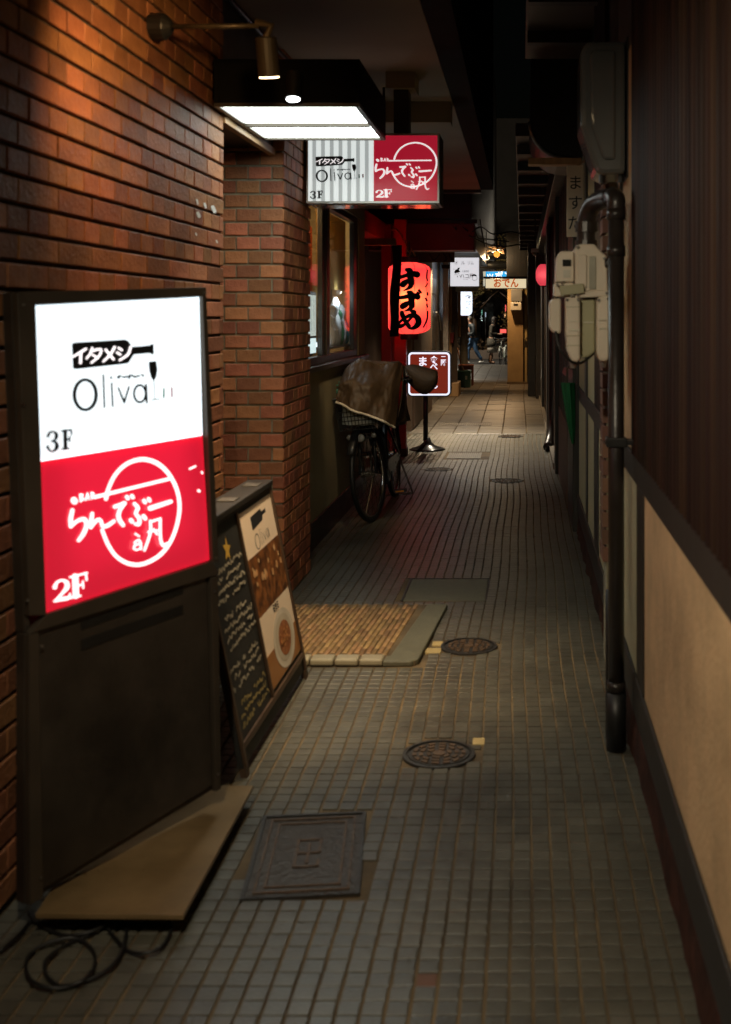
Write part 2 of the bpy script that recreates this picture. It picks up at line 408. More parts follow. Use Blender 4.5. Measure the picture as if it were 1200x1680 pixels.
manhole(-.13, 9.77, .132, 'small round cover in the middle of the alley level with the bicycle')
manhole(-.14, 13.4, .145, 'farthest round cover, where the small tiles meet the big slabs')

def hand_plate():
    t = thing('access_cover', 'rectangular iron drain lid with stepped borders in the near floor', 'access cover', (-.567, 2.985, .002), 'rectangular drain plates in the floor', R(6))
    B().box(-.145, -.232, -.02, .145, .232, -.0015).build('lid', M('blue_grey_iron', (.055, .043, .031), (.034, .027, .02), rough=.4, metal=.3, scale=30, bump=.3), t, bevel=.001)
    for k, (a, b) in enumerate(((.145, .232), (.118, .205), (.095, .178))):
        bm = B(); w = .011 if k == 0 else .006; h = .003 - k * .0006
        bm.box(-a, -b, -.001, a, -b + w, h).box(-a, b - w, -.001, a, b, h).box(-a, -b + w, -.001, -a + w, b - w, h).box(a - w, -b + w, -.001, a, b - w, h)
        bm.build('border', m_rust if k else m_iron, t)
    bm = B()
    for x0, y0, x1, y1 in ((-.03, .07, .035, .078), (-.03, -.005, .03, .003), (-.03, -.08, .03, -.072), (-.034, -.08, -.026, .078), (-.003, -.06, .005, .05), (.026, .0, .034, .078), (.026, -.08, .034, -.04)):
        bm.box(x0, y0, -.001, x1, y1, .0018)
    bm.build('emblem', m_rust, t)
hand_plate()
t = thing('access_cover', 'flat greenish plate set flush in the floor beyond the entrance step', 'access cover', (-.39, 5.88, 0), 'rectangular drain plates in the floor')
B().box(-.205, -.235, -.02, .205, .235, -.0005).build('lid', m_stone, t, bevel=.001)
B().box(.206, -.24, -.02, .218, .24, -.003).box(-.218, -.24, -.02, -.206, .24, .001).box(-.206, .236, -.02, .206, .245, .001).build('frame', m_iron, t)

def grate(x0, x1, y0, y1, label, nb):
    t = thing('drain_grate', label, 'drain grate', ((x0 + x1) / 2, (y0 + y1) / 2, 0), 'steel grates across the drain')
    a, b = (x1 - x0) / 2, (y1 - y0) / 2
    B().box(-a, -b, -.012, a, b, -.0045).build('pit', m_black, t)
    B().box(-a, -b, -.004, a, -b + .02, .003).box(-a, b - .02, -.004, a, b, .003).box(-a, -b + .02, -.004, -a + .015, b - .02, .003).box(a - .015, -b + .02, -.004, a, b - .02, .003).build('frame', m_steel, t)
    for k in range(nb):
        xx = -a + .015 + (2 * a - .03) * (k + .5) / nb
        o = B().box(xx - .006, -b + .021, -.004, xx + .006, b - .021, .002).build('bar', m_steel, t)
grate(-.76, -.42, 11.3, 11.8, 'steel drain grate with bright bars near the round lit sign base', 15)
B().box(-.36, 11.25, -.008, -.78, 11.85, -.006)
grate(-1.10, -.74, 14.75, 15.15, 'left half of the far slotted drain grate among the big slabs', 10)
grate(-.72, -.40, 14.75, 15.15, 'right half of the far slotted drain grate among the big slabs', 10)
for k, (x, y, w, s) in enumerate(((-.52, 17.2, .5, 'nearest'), (-.45, 18.3, .55, 'second'), (-.42, 19.3, .5, 'third'), (-.1, 18.9, .3, 'right-hand'), (-.43, 20.8, .5, 'farthest'))):
    setp(B().box(x - w / 2, y - .05, -.004, x + w / 2, y + .05, .0035).build('slot_drain', m_black), s + ' dark slot drain crossing the lit far slabs', 'drain', 'slot drains in the far paving')

# ---------------------------------------------------------------- left brick wall
WX = -1.237
def brick_geo(l, h, d, ch=.0025):        # lies in the u-v plane, d towards +w
    a, b = l / 2, h / 2; i, j = a - ch, b - ch
    return ([(-a, -b, 0), (a, -b, 0), (a, b, 0), (-a, b, 0), (-a, -b, d - ch), (a, -b, d - ch), (a, b, d - ch), (-a, b, d - ch), (-i, -j, d), (i, -j, d), (i, j, d), (-i, j, d)],
            [(8, 9, 10, 11)] + [(4 + k, 4 + (k + 1) % 4, 8 + (k + 1) % 4, 8 + k) for k in range(4)] + [(k, (k + 1) % 4, 4 + (k + 1) % 4, 4 + k) for k in range(4)])
_bm = {}
def brick_mesh(l, h, d, mat):
    k = (round(l, 4), h, d, mat.name)
    if k not in _bm: _bm[k] = B().add(*brick_geo(l, h, d)).mesh('brick', mat)
    return _bm[k]
def lay(root, fr, items, h, d, mat, limit, score):
    """items: (u, v, length) on the face fr; the best-seen `limit` bricks are parts, the rest one part"""
    sc = sorted(items, key=score, reverse=True); pick = set(id(i) for i in sc[:limit] if score(i) > 0)
    base = Matrix((fr.ex, fr.ez, fr.n)).transposed(); q = base.to_quaternion(); rest = B()
    for it in items:
        u, v, l = it; w = rnd.uniform(-.0015, .0012); tx, ty = rnd.gauss(0, .004), rnd.gauss(0, .004)
        if id(it) in pick:
            o = bpy.data.objects.new('brick', brick_mesh(l, h, d, mat)); COL.objects.link(o); o.parent = root
            o.rotation_mode = 'QUATERNION'; from mathutils import Euler
            o.rotation_quaternion = q @ Euler((tx, ty, rnd.gauss(0, .002))).to_quaternion(); o.location = fr.at(u, v, w) - Vector(root.location)
        else:
            vs, fs = brick_geo(l, h, d); rest.add([fr.at(u + a, v + b, w + c) - Vector(root.location) for a, b, c in vs], fs)
    if rest.v: rest.build('brickwork', mat, root, kind='stuff')

bw = thing('brick_wall', 'long red brown brick wall behind the big lit floor sign', 'wall', (WX, 2, 0))
B().box(-1.1, -4, -.3, -.009, 2.655, 3.3).build('mortar', m_mort1, bw)
fr1 = Fr((WX - .009, 0, 0), (0, 1, 0), (0, 0, 1))
items = []
for k in range(-1, 45):
    zc = .016 + .07 * k + .035
    if zc > 3.2 or zc < .02: continue
    st = (k % 2 == 0)                    # stretcher row / header row
    pitch = .237 if st else .1185; y = 4.657 if st else 4.657 - .059
    if not st: items.append((4.657 - .0295, zc, .053))
    while y > -1.4:
        items.append((y - pitch / 2, zc, pitch - .0055)); y -= pitch
def sc1(it):
    u, v, l = it
    if u < 2.2: return 0
    px = CX + F * WX / u; py = CY - F * (v - CAMZ) / u
    if px < 2 or px > 366 or py < 0 or py > 1400: return 0
    if 50 < px < 338 and py > 485: return 0
    return F * F * l * .058 * abs(WX) / u ** 3
lay(bw, fr1, items, .0585, .0125, m_brick1, 300, sc1)
# chips of old white paint near the corner
bm = B()
for px, py, a, b in ((324, 331, 4, 10), (337, 337, 5, 9), (351, 343, 8, 10), (326, 352, 7, 9), (322, 384, 3, 5), (356, 396, 3, 5)):
    brush(bm, [(px - a / 5, py - b / 3), (px, py), (px + a / 6, py + b / 3)], lambda x, y, w: Fr((WX + .0045, 0, 0), (0, 1, 0), (0, 0, 1)).ray(x, y, w) - Vector(bw.location), .0005, a * .75)
bm.build('paint_chips', m_paint_w, bw)

# second brick pier beyond the entrance
PX = -1.185
bp = thing('brick_pier', 'red brick pier between the entrance and the shop window', 'brick pier', (PX, 5.6, 0))
B().box(-1.1, .009, -.3, -.009, .70, 3.3).build('mortar', m_mort2, bp)
fa = Fr((PX, 5.6 + .009, 0), (1, 0, 0), (0, 0, 1)); fb = Fr((PX - .009, 5.6, 0), (0, 1, 0), (0, 0, 1))
ia, ib = [], []
for k in range(0, 46):
    zc = .002 + .07 * k + .035
    if zc > 3.25: break
    odd = k % 2
    u = 0 if odd else -.059
    if not odd: ia.append((-.0275, zc, .053))
    while u > -1.0: ia.append((u - .059, zc, .110)); u -= .118
    y = 0
    if odd: ib.append((.0275, zc, .053)); y = .059
    while y + .118 < .712: ib.append((y + .059, zc, .110)); y += .118
    if .70 - y > .03: ib.append(((y + .70) / 2, zc, .70 - y - .006))
lay(bp, fa, ia, .059, .011, m_brick2, 120, lambda i: 1 if (i[0] > -.36 and i[1] < 2.35) else 0)
lay(bp, fb, ib, .059, .011, m_brick2, 180, lambda i: 1 if (i[1] < 2.35) else 0)

# entrance recess: back wall, lintel with pale edge, step
rec = thing('entrance_recess', 'dark entrance recess between the two brick walls', 'doorway', (-2.0, 5.1, 0))
B().box(-.25, -.45, 0, -.2, .5, 3.2).build('door', m_dwood, rec)
B().box(.0, -.443, 2.26, .76, .5, 2.75).build('lintel', m_dark, rec, bevel=.003)
B().box(.742, -.4425, 2.222, .775, .499, 2.2595).build('lintel_trim', m_wood, rec, bevel=.003)

st = thing('entrance_step', 'low tiled entrance step with terracotta strips and pale bullnose edge', 'step', (-.85, 5.05, 0))
def sp(x, y): # the step is turned a little
    return x + (y - 5.05) * .07
sb = B(); sb.prism([(sp(-1.8, 4.60) + .85, -.45, -.01), (sp(-.405, 4.6) + .85, -.45, -.01), (sp(-.405, 5.5) + .85, .45, -.01), (sp(-1.8, 5.5) + .85, .45, -.01)], (0, 0, .026))
sb.build('bed', m_grout, st)
bn = B().box(-.0475, -.038, -.014, .0475, .038, .0145).mesh('bullnose_tile', m_bullnose)
for k in range(12):
    o = bpy.data.objects.new('bullnose_tile', bn); COL.objects.link(o); o.parent = st; o.location = (sp(-.585 - k * .1005, 4.622) + .85, -.428, .013); o.rotation_euler = (0, 0, R(-1))
    md = o.modifiers.new('b', 'BEVEL'); md.width = .008; md.segments = 2
rb = B(); rb.prism([(sp(-.535, 4.59) + .85, -.466, -.004), (sp(-.42, 4.59) + .85, -.462, -.004), (sp(-.395, 4.63) + .85, -.43, -.004), (sp(-.395, 5.5) + .85, .45, -.004), (sp(-.495, 5.5) + .85, .45, -.004), (sp(-.52, 4.68) + .85, -.385, -.004), (sp(-.535, 4.66) + .85, -.39, -.004)], (0, 0, .024))
rb.build('edge_slab', m_stone, st, bevel=.006)
tvv, tff = tile_geo(.0195, .088, .003, .010); tme = B().add(tvv, tff).mesh('terracotta_tile', m_terra)
for i in range(31):
    for j in range(9):
        x = -.545 - i * .0245; y = 4.715 + j * .092 + (.03 if i % 2 else 0)
        if y > 5.46: continue
        o = bpy.data.objects.new('terracotta_tile', tme); COL.objects.link(o); o.parent = st
        o.location = (sp(x, y) + .85, y - 5.05, .0215 + rnd.uniform(-.0006, .0006)); o.rotation_euler = (rnd.gauss(0, .01), rnd.gauss(0, .01), R(-4))

# ---------------------------------------------------------------- overhang above the left walls
ov = setp(B().box(-2.4, -2, 2.75, -.43, 11.75, 2.95).build('ceiling', m_soffit, bevel=.004), kind='structure')
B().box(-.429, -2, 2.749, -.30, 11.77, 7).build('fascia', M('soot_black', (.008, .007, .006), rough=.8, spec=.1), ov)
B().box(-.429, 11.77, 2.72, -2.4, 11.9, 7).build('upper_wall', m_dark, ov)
bx('ceiling_beam', m_soffit, ov, -1.24, 6.95, 2.62, -.44, 7.12, 2.748)
# pair of thin conduits and fixings under the ceiling
t = thing('ceiling_conduit', 'thin dark conduit running along under the brown ceiling', 'conduit', (-1.2, 4, 2.7))
rel(t)().tube([(-1.19, 2.2, 2.715), (-1.19, 5.2, 2.715), (-1.17, 6.9, 2.715)], .011, 8).build('pipe', m_black, t, smooth=True)

dl = thing('added_spotlight', 'small spotlight on a ceiling stem hidden behind the hanging sign', 'spotlight', (-.80, 6.52, 2.75)); q = rel(dl)  # added lamp, out of sight, brightens the bicycle and the plaster
q().tube([(-.80, 6.52, 2.749), (-.80, 6.52, 2.30)], .008, 8).build('stem', m_black, dl)
q().tube([(-.80, 6.50, 2.30), (-.825, 6.55, 2.20)], .032, 16).build('head', m_black, dl)
light('lamp', 'SPOT', (-.835, 6.57, 2.18), 34, (1, .74, .42), dl, aim=(-1.12, 8.0, .75), spot_size=R(50), spot_blend=.9, shadow_soft_size=.03)

# canopy light box
cl = thing('canopy_light', 'black canopy box with two glowing panels over the entrance', 'light box', (-.93, 4.86, 2.25))
X0, X1, Y0, Y1, Z0, Z1 = -1.215, -.640, 4.44, 5.29, 2.255, 2.425
q = rel(cl)
q().box(X0, Y0, Z0 + .01, X0 + .02, Y1, Z1).box(X1 - .02, Y0, Z0 + .01, X1, Y1, Z1).box(X0 + .02, Y0, Z0 + .01, X1 - .02, Y0 + .02, Z1).box(X0 + .02, Y1 - .02, Z0 + .01, X1 - .02, Y1, Z1).box(X0, Y0, Z1, X1, Y1, Z1 + .012).build('box', M('matt_black_box', (.006, .0055, .005), rough=.75, spec=.12), cl, bevel=.002)
q().box(X0, Y0, Z0 - .006, X1, Y0 + .016, Z0 + .009).box(X0, Y1 - .022, Z0 - .006, X1, Y1, Z0 + .009).box(X0, Y0 + .016, Z0 - .006, X0 + .02, Y1 - .022, Z0 + .009).box(X1 - .02, Y0 + .016, Z0 - .006, X1, Y1 - .022, Z0 + .009).build('frame', m_bronze, cl, bevel=.001)
q().box(X0 + .0205, 4.870, Z0 - .012, X1 - .0205, 4.897, Z0 + .014).build('divider', m_bronze, cl)
m_can = EM('canopy_diffuser', (.90, 1.0, .93), 7)
for a, b in ((Y0 + .021, 4.869), (4.898, Y1 - .023)):
    q().box(X0 + .021, a, Z0 + .004, X1 - .021, b, Z0 + .008).build('diffuser', m_can, cl)

# spot lamps
m_brass = M('warm_grey_lamp', (.085, .062, .034), (.05, .038, .022), rough=.45, metal=.5, scale=20)
m_bulb = EM('warm_lamp_face', (1, .72, .38), 12)
m_bulbw = EM('cool_lamp_face', (.95, 1, 1), 14)
def arm_lamp(y, label, aim, power, color, x_head=-.90, bulb=m_bulb, spot=R(86), blend=.6):
    t = thing('arm_spotlight', label, 'spotlight', (WX, y, 2.385), 'arm spotlights on the brick wall'); q = rel(t)
    q().lathe([(.045, 0), (.045, .05), (.02, .075)], (WX, y, 2.385), 16, 'x').build('wall_plate', m_black, t, bevel=.003)
    q().tube([(WX + .07, y, 2.385), (x_head - .02, y, 2.388)], .009, 8).build('arm', m_brass, t, smooth=True)
    h = Vector((x_head, y, 2.388)); d = (Vector(aim) - h).normalized()
    q().tube([h + Vector((-.03, 0, .012)), h + Vector((.02, 0, .0)), h + d * .04], .014, 8).build('joint', m_brass, t)
    a = h + d * .035; b = a + d * .13
    q().tube([a, a + d * .004, b], [.028, .036, .036], 20, cap=True).build('head', M('dark_lamp_head', (.03, .023, .014), rough=.5, metal=.3), t)
    q().tube([b + d * .001, b + d * .004], .033, 20).build('lens', bulb, t)
    light('lamp', 'SPOT', b + d * .04, power, color, t, aim=aim, spot_size=spot, spot_blend=blend, shadow_soft_size=.03)
    return t
arm_lamp(3.746, 'brass coloured arm spotlight sticking out high above the big lit sign', (-.79, 4.42, 0), 175, (1, .70, .37), x_head=-.855, spot=R(62), blend=.9)
arm_lamp(2.85, 'second arm spotlight on the brick wall, nearer than the one above the sign', (WX, 3.5, 2.0), 32, (1, .58, .23), x_head=-.50, spot=R(106), blend=.9)  # out of view, assumed source of the warm light on the bricks
arm_lamp(.95, 'third arm spotlight on the brick wall, nearest the viewer', (.14, 3.1, .55), 104, (1, .86, .62), x_head=-.62, spot=R(92), blend=.9)  # out of view, added to light the near floor and right wall
t = thing('canopy_spotlight', 'small black cylinder spotlight fixed to the front of the glowing canopy', 'spotlight', (-.885, 4.38, 2.36)); q = rel(t)
q().box(-.90, 4.385, 2.33, -.87, 4.4395, 2.37).build('mount', m_black, t, bevel=.003)
q().tube([(-.885, 4.372, 2.372), (-.885, 4.371, 2.365), (-.883, 4.350, 2.262)], [.022, .032, .032], 20).build('head', m_black, t)
q().tube([(-.883, 4.3495, 2.2615), (-.8828, 4.349, 2.259)], .026, 20).build('lens', m_bulbw, t)
light('lamp', 'SPOT', (-.882, 4.345, 2.235), 25, (1, .97, .88), t, aim=(-.80, 4.25, 0), spot_size=R(75), spot_blend=.5, shadow_soft_size=.03)

# ---------------------------------------------------------------- logo drawing shared by the signs (drawn in the near sign's enlarged photo units)
BOT = [(330, 402), (345, 397), (575, 383), (590, 390), (608, 417), (690, 410), (692, 405), (706, 404), (708, 450), (694, 452), (690, 446), (615, 452), (592, 490), (575, 495), (350, 520), (335, 516)]
KATA = [[(395, 426, 11), (365, 445, 11), (336, 462, 9)], [(372, 443, 12), (370, 490, 12)],
        [(424, 422, 10), (415, 448, 10), (398, 470, 9)], [(420, 437, 10), (463, 428, 10), (456, 458, 10), (420, 490, 9)], [(425, 453, 9), (450, 468, 9)],
        [(527, 418, 11), (507, 452, 11), (475, 484, 9)], [(486, 430, 11), (522, 474, 11)],
        [(545, 422, 10), (560, 432, 10)], [(538, 443, 10), (553, 452, 10)], [(600, 418, 11), (588, 452, 11), (550, 478, 9)]]
OLIVA = [[(392 + 50 * math.cos(a), 637 + 69 * math.sin(a), 8 + 2 * abs(math.cos(a))) for a in [i * math.pi / 8 for i in range(17)]],
         [(475, 546, 5), (480, 694, 5)], [(513, 583, 5), (518, 690, 5)], [(511, 557, 6), (511, 560, 6)],
         [(544, 606, 5), (571, 672, 6)], [(571, 672, 6), (593, 600, 5)],
         [(643 + 27 * math.cos(a), 632 + 39 * math.sin(a), 6) for a in [i * math.pi / 6 for i in range(13)]], [(671, 592, 6), (675, 672, 6)],
         [(540, 556, 5), (556, 550, 5)], [(548, 548, 4), (546, 562, 4)], [(566, 556, 5), (590, 553, 5)], [(598, 546, 5), (594, 562, 5)], [(606, 548, 5), (622, 556, 5)], [(628, 552, 5), (640, 550, 5)], [(652, 545, 5), (660, 550, 5)]]
GLASSP = [(683, 485), (718, 482), (724, 520), (719, 553), (707, 574), (695, 560), (686, 526)]
GSTEM = [[(707, 572, 5), (711, 655, 4)], [(696, 661, 5), (730, 656, 5)]]
F3 = [[(220, 828, 12), (228, 812, 10), (243, 807, 6), (257, 815, 14), (259, 832, 16), (249, 846, 8), (238, 850, 4)],
      [(240, 850, 4), (256, 856, 12), (262, 874, 18), (253, 891, 12), (238, 897, 5), (224, 888, 10), (219, 876, 13)],
      [(299, 804, 17), (301, 883, 17)], [(284, 887, 5), (317, 883, 5)], [(284, 804, 5), (329, 798, 5)], [(328, 798, 5), (329, 820, 8)], [(303, 843, 5), (320, 840, 5)], [(320, 830, 7), (321, 851, 7)]]
CIRC = [(487, 1115, 18), (500, 1065, 17), (530, 1005, 17), (575, 960, 18), (625, 938, 19), (670, 935, 20), (720, 951, 20), (765, 988, 19), (800, 1042, 18), (820, 1100, 17), (825, 1165, 17), (812, 1240, 17), (785, 1310, 17), (745, 1365, 18), (695, 1400, 18), (640, 1418, 18), (585, 1411, 18), (535, 1380, 17), (500, 1332, 17), (482, 1292, 17), (470, 1260, 16)]
KANA = [[(438, 1107, 16), (600, 1067, 15), (785, 1022, 15)], [(340, 1122, 30), (343, 1126, 30)],
        [(368, 1094, 7), (370, 1128, 7)], [(368, 1095, 7), (382, 1098, 7), (372, 1109, 7), (386, 1116, 7), (370, 1127, 7)],
        [(402, 1090, 7), (394, 1122, 7)], [(402, 1090, 7), (410, 1118, 7)], [(398, 1110, 6), (408, 1108, 6)],
        [(420, 1086, 7), (422, 1116, 7)], [(420, 1087, 7), (432, 1092, 7), (423, 1101, 7), (435, 1113, 7)],
        [(333, 1168, 18), (325, 1208, 20), (326, 1242, 18)], [(328, 1240, 16), (358, 1216, 16), (388, 1210, 20), (398, 1235, 20), (384, 1275, 20), (362, 1306, 16)],
        [(424, 1183, 16), (420, 1215, 20), (418, 1246, 18)], [(420, 1244, 14), (448, 1212, 16), (464, 1218, 16), (472, 1242, 16), (495, 1238, 18), (524, 1218, 16)],
        [(528, 1152, 18), (555, 1143, 18), (572, 1136, 20)], [(568, 1142, 18), (549, 1172, 18), (546, 1205, 20), (566, 1236, 18)],
        [(583, 1106, 17), (588, 1114, 17)], [(606, 1102, 17), (611, 1109, 17)],
        [(618, 1138, 16), (634, 1158, 18), (624, 1182, 16), (640, 1206, 18), (638, 1232, 18), (620, 1230, 12)], [(602, 1214, 20), (607, 1220, 18)], [(660, 1196, 20), (668, 1206, 18)],
        [(662, 1124, 17), (667, 1132, 17)], [(683, 1116, 17), (688, 1124, 17)],
        [(690, 1159, 22), (740, 1143, 20), (785, 1128, 18)],
        [(622, 1276, 9), (640, 1288, 8)], [(618, 1318, 9), (636, 1304, 9), (646, 1318, 11), (648, 1346, 10)], [(646, 1322, 8), (622, 1328, 10), (616, 1344, 10), (632, 1350, 8), (648, 1338, 7)],
        [(692, 1218, 13), (690, 1275, 13), (664, 1352, 12)], [(690, 1222, 10), (738, 1206, 10)], [(736, 1208, 13), (738, 1300, 14), (752, 1330, 16), (768, 1318, 8)], [(706, 1256, 11), (722, 1278, 10)], [(680, 1268, 8), (735, 1258, 7)]]
F2 = [[(252, 1522, 20), (262, 1500, 12), (285, 1490, 10), (306, 1500, 20), (308, 1522, 22), (290, 1546, 14), (258, 1580, 10)], [(250, 1586, 10), (285, 1576, 18), (316, 1570, 16), (322, 1552, 8)],
      [(346, 1473, 28), (349, 1560, 28)], [(322, 1476, 9), (400, 1456, 9)], [(395, 1456, 8), (398, 1488, 10)], [(352, 1516, 8), (382, 1509, 8)], [(381, 1494, 8), (383, 1526, 8)], [(328, 1570, 9), (370, 1561, 9)]]

# ---------------------------------------------------------------- big lit floor sign
sg = thing('floor_sign', 'tall brown floor standing sign box with white and red lit panel', 'sign', (-1.0, 2.75, 0))
ex_ = Vector((.5003, .8651, .0)); KQ = 2.68
def _r(px, py): return Vector(((px - CX) / F, 1, (CY - py) / F))
_d = [_r(58, 502), _r(328, 488), _r(345, 918), _r(76, 1005)]
_A = Matrix(((-_d[1].x, _d[2].x, -_d[3].x), (-_d[1].y, _d[2].y, -_d[3].y), (-_d[1].z, _d[2].z, -_d[3].z)))
_l = _A.inverted() @ (-_d[0]); _Q = [_d[0], _d[1] * _l[0], _d[2] * _l[1], _d[3] * _l[2]]
_Q = [q_ * (KQ / _Q[3].y) + Vector((0, 0, CAMZ)) for q_ in _Q]
fs_ = Fr(_Q[3], (_Q[2] - _Q[3]) + (_Q[1] - _Q[0]), (_Q[0] - _Q[3]) + (_Q[1] - _Q[2]))
Q = rel(sg)
def fbox(fr, u0, v0, w0, u1, v1, w1, cls):
    return cls().hexa([fr.at(u0, v0, w0), fr.at(u1, v0, w0), fr.at(u1, v0, w1), fr.at(u0, v0, w1)], [fr.at(u0, v1, w0), fr.at(u1, v1, w0), fr.at(u1, v1, w1), fr.at(u0, v1, w1)])
def qbox(pts, w0, w1):                  # pts: bottom left, bottom right, top right, top left on the sign's face
    p = [fs_.ray(*a) for a in pts]; return Q().hexa([v + fs_.n * w0 for v in p], [v + fs_.n * w1 for v in p])
m_sgn = M('sign_cabinet_brown', (.050, .039, .029), (.032, .025, .019), rough=.40, scale=5, bump=.06, dirt=.45, dscale=4)
CO = [(47, 1487), (362, 1294), (336, 470), (25, 478)]
qbox([CO[0], CO[1], (357, 943), (47, 1040)], -.048, -.016).build('cabinet', m_sgn, sg, bevel=.003)
qbox([(47, 1039.5), (357, 942.5), CO[2], CO[3]], -.050, -.046).build('back_plate', m_sgn, sg, bevel=.001)
for a_ in ([(47, 1039), (57, 1036), (37, 482), CO[3]], [(351, 944), (357, 942.5), CO[2], (332, 471)], [(38, 490), (331, 478), (332, 470.5), (36, 478.5)]):
    qbox(a_, -.0455, -.016).build('side_wall', m_sgn, sg, bevel=.001)
qbox([(72, 1462), (352, 1290), (343, 948), (64, 1036)], -.0155, -.008).build('lower_panel', m_sgn, sg, bevel=.002)
qbox([(46, 1010), (74, 1010), (56, 497), (26, 479)], -.0155, .006).build('left_frame', m_bronze, sg, bevel=.002)
qbox([(347, 922), (357, 922), (336, 471), (330, 484)], -.0155, .006).build('right_frame', m_bronze, sg, bevel=.002)
qbox([(57, 500), (329, 486), (335, 471), (27, 479)], -.0155, .0055).build('top_frame', m_bronze, sg, bevel=.002)
qbox([(47, 1040), (358, 942), (347, 920), (75, 1007)], -.0155, .0055).build('bottom_frame', m_bronze, sg, bevel=.002)
qbox([(48, 1486), (70, 1473), (63, 1036), (47, 1041)], -.0155, .003).build('side_post', m_bronze, sg, bevel=.002)
qbox([(354, 1299), (362, 1294), (357, 944), (345, 948)], -.0155, .003).build('side_post', m_bronze, sg, bevel=.002)
m_vent = M('vent_slot', (.01, .008, .007), (.006, .006, .005), rough=.6)
qbox([(137, 1034), (303, 974), (303, 962), (137, 1020)], -.0078, -.0055).build('vent_slot', m_vent, sg)
qbox([(137, 1068), (303, 1008), (303, 993), (137, 1050)], -.0078, -.0055).build('vent_slot', m_vent, sg)
qbox([(32, 668), (38, 668), (38, 661), (32, 661)], .0065, .0095).build('lock', m_chrome, sg, bevel=.001)
for p_ in ((36, 500), (42, 985), (334, 480), (352, 915), (66, 1060), (64, 1440), (350, 970), (356, 1270)):
    qbox([(p_[0] - 2, p_[1] + 2), (p_[0] + 2, p_[1] + 2), (p_[0] + 2, p_[1] - 2), (p_[0] - 2, p_[1] - 2)], .0045, .0078).build('screw', m_steel, sg)
def ACRYL(name, c, e):                 # back-lit acrylic: glows, and lets the lamp behind it through
    m = EM(name, c, e); N = m.node_tree.nodes; L = m.node_tree.links
    t = N.new('ShaderNodeBsdfTranslucent'); t.inputs[0].default_value = tuple(c) + (1,)
    ad = N.new('ShaderNodeAddShader'); L.new(N['Principled BSDF'].outputs[0], ad.inputs[0]); L.new(t.outputs[0], ad.inputs[1]); L.new(ad.outputs[0], N['Material Output'].inputs[0]); return m
m_sw = ACRYL('lit_white_panel', (.86, .95, 1.0), .88); m_sr = ACRYL('lit_red_panel', (.58, .010, .032), .8); m_si = EM('lit_white_lettering', (1, .93, .95), 1.4)
def sheet(pts, d0, d1, name, mat):      # front and rim of a panel, open at the back
    p = [fs_.ray(*a) for a in pts]; f = [v + fs_.n * d1 for v in p]; k_ = [v + fs_.n * d0 for v in p]
    return Q().add(k_ + f, [(4, 5, 6, 7), (0, 1, 5, 4), (1, 2, 6, 5), (2, 3, 7, 6), (3, 0, 4, 7)]).build(name, mat, sg)
sheet([(67, 757.2), (334, 714.2), (328.5, 487), (57.5, 501)], -.015, -.004, 'white_panel', m_sw)
sheet([(75.5, 1006), (345.5, 919), (334, 714.8), (67, 757.8)], -.015, -.004, 'red_panel', m_sr)
al_ = bpy.data.lights.new('tube_lamp', 'AREA'); al_.shape = 'RECTANGLE'; al_.size = .40; al_.size_y = .60; al_.energy = .34; al_.color = (.92, .98, 1)
ao_ = bpy.data.objects.new('tube_lamp', al_); COL.objects.link(ao_); ao_.parent = sg
cc_ = sum((fs_.ray(*a) for a in ((58, 502), (328, 488), (345, 918), (76, 1005))), Vector()) / 4 - fs_.n * .044
ao_.location = cc_ - Vector(sg.location); ao_.rotation_mode = 'QUATERNION'; ao_.rotation_quaternion = Matrix((fs_.ex, -fs_.ez, -fs_.n)).transposed().to_quaternion()
org = Vector(sg.location)
mp = lambda x, y, w: fs_.ray(x / 2.8, 420 + y / 2.8, w - .004) - org
bm = B(); n_ = len(BOT); bm.add([mp(x, y, .001) for x, y in BOT], [tuple(range(n_))])
bm.build('bottle_logo', m_ink, sg)
strokes(KATA, mp, 'logo_lettering', m_si, sg)
strokes([[(x, y, w * 1.8) for x, y, w in s_] for s_ in OLIVA], mp, 'lettering', m_ink, sg)
bm = B(); bm.add([mp(x, y, .001) for x, y in GLASSP], [tuple(range(len(GLASSP)))])
bm.build('wine_glass_logo', m_ink, sg)
strokes(GSTEM, mp, 'wine_glass_stem', M('pale_ink', (.35, .38, .40)), sg)
strokes([[(753, 607, 8), (753, 653, 8)]], mp, 'green_bar', M('green_ink', (.02, .30, .14)), sg, cap=False)
strokes([[(789, 602, 8), (790, 648, 8)]], mp, 'red_bar', M('pink_ink', (.75, .15, .2)), sg, cap=False)
strokes([[(x, y, max(w, 8) * 1.1) for x, y, w in s_] for s_ in F3], mp, 'floor_number', m_ink, sg)
strokes([CIRC], mp, 'ring_logo', m_si, sg, w0=.001, k=4)
strokes(KANA, mp, 'lettering', m_si, sg, w0=.0016)
strokes(F2, mp, 'floor_number', m_si, sg)
strokes([[(872, 978, 8), (898, 966, 9)], [(912, 1078, 12), (916, 1080, 12)], [(928, 992, 8), (930, 998, 8)]], mp, 'scuff', m_si, sg)
bpt = [Fr((0, 0, .055), (1, 0, 0), (0, 1, 0)).ray(*p) for p in ((58, 1498), (301, 1500), (416, 1288), (330, 1289))]
for p in bpt: p.z = .03
pl = Q().prism([(p.x, p.y, .041) for p in bpt] + [(-1.15, 2.95, .041)], (0, 0, .013)); pl.build('base_plate', m_plate, sg, bevel=.002)
for a, b_ in ((-1.08, 2.72), (-.86, 2.74), (-.84, 3.15)):
    Q().box(a - .02, b_ - .02, 0, a + .02, b_ + .02, .0405).build('foot', m_rubber, sg)

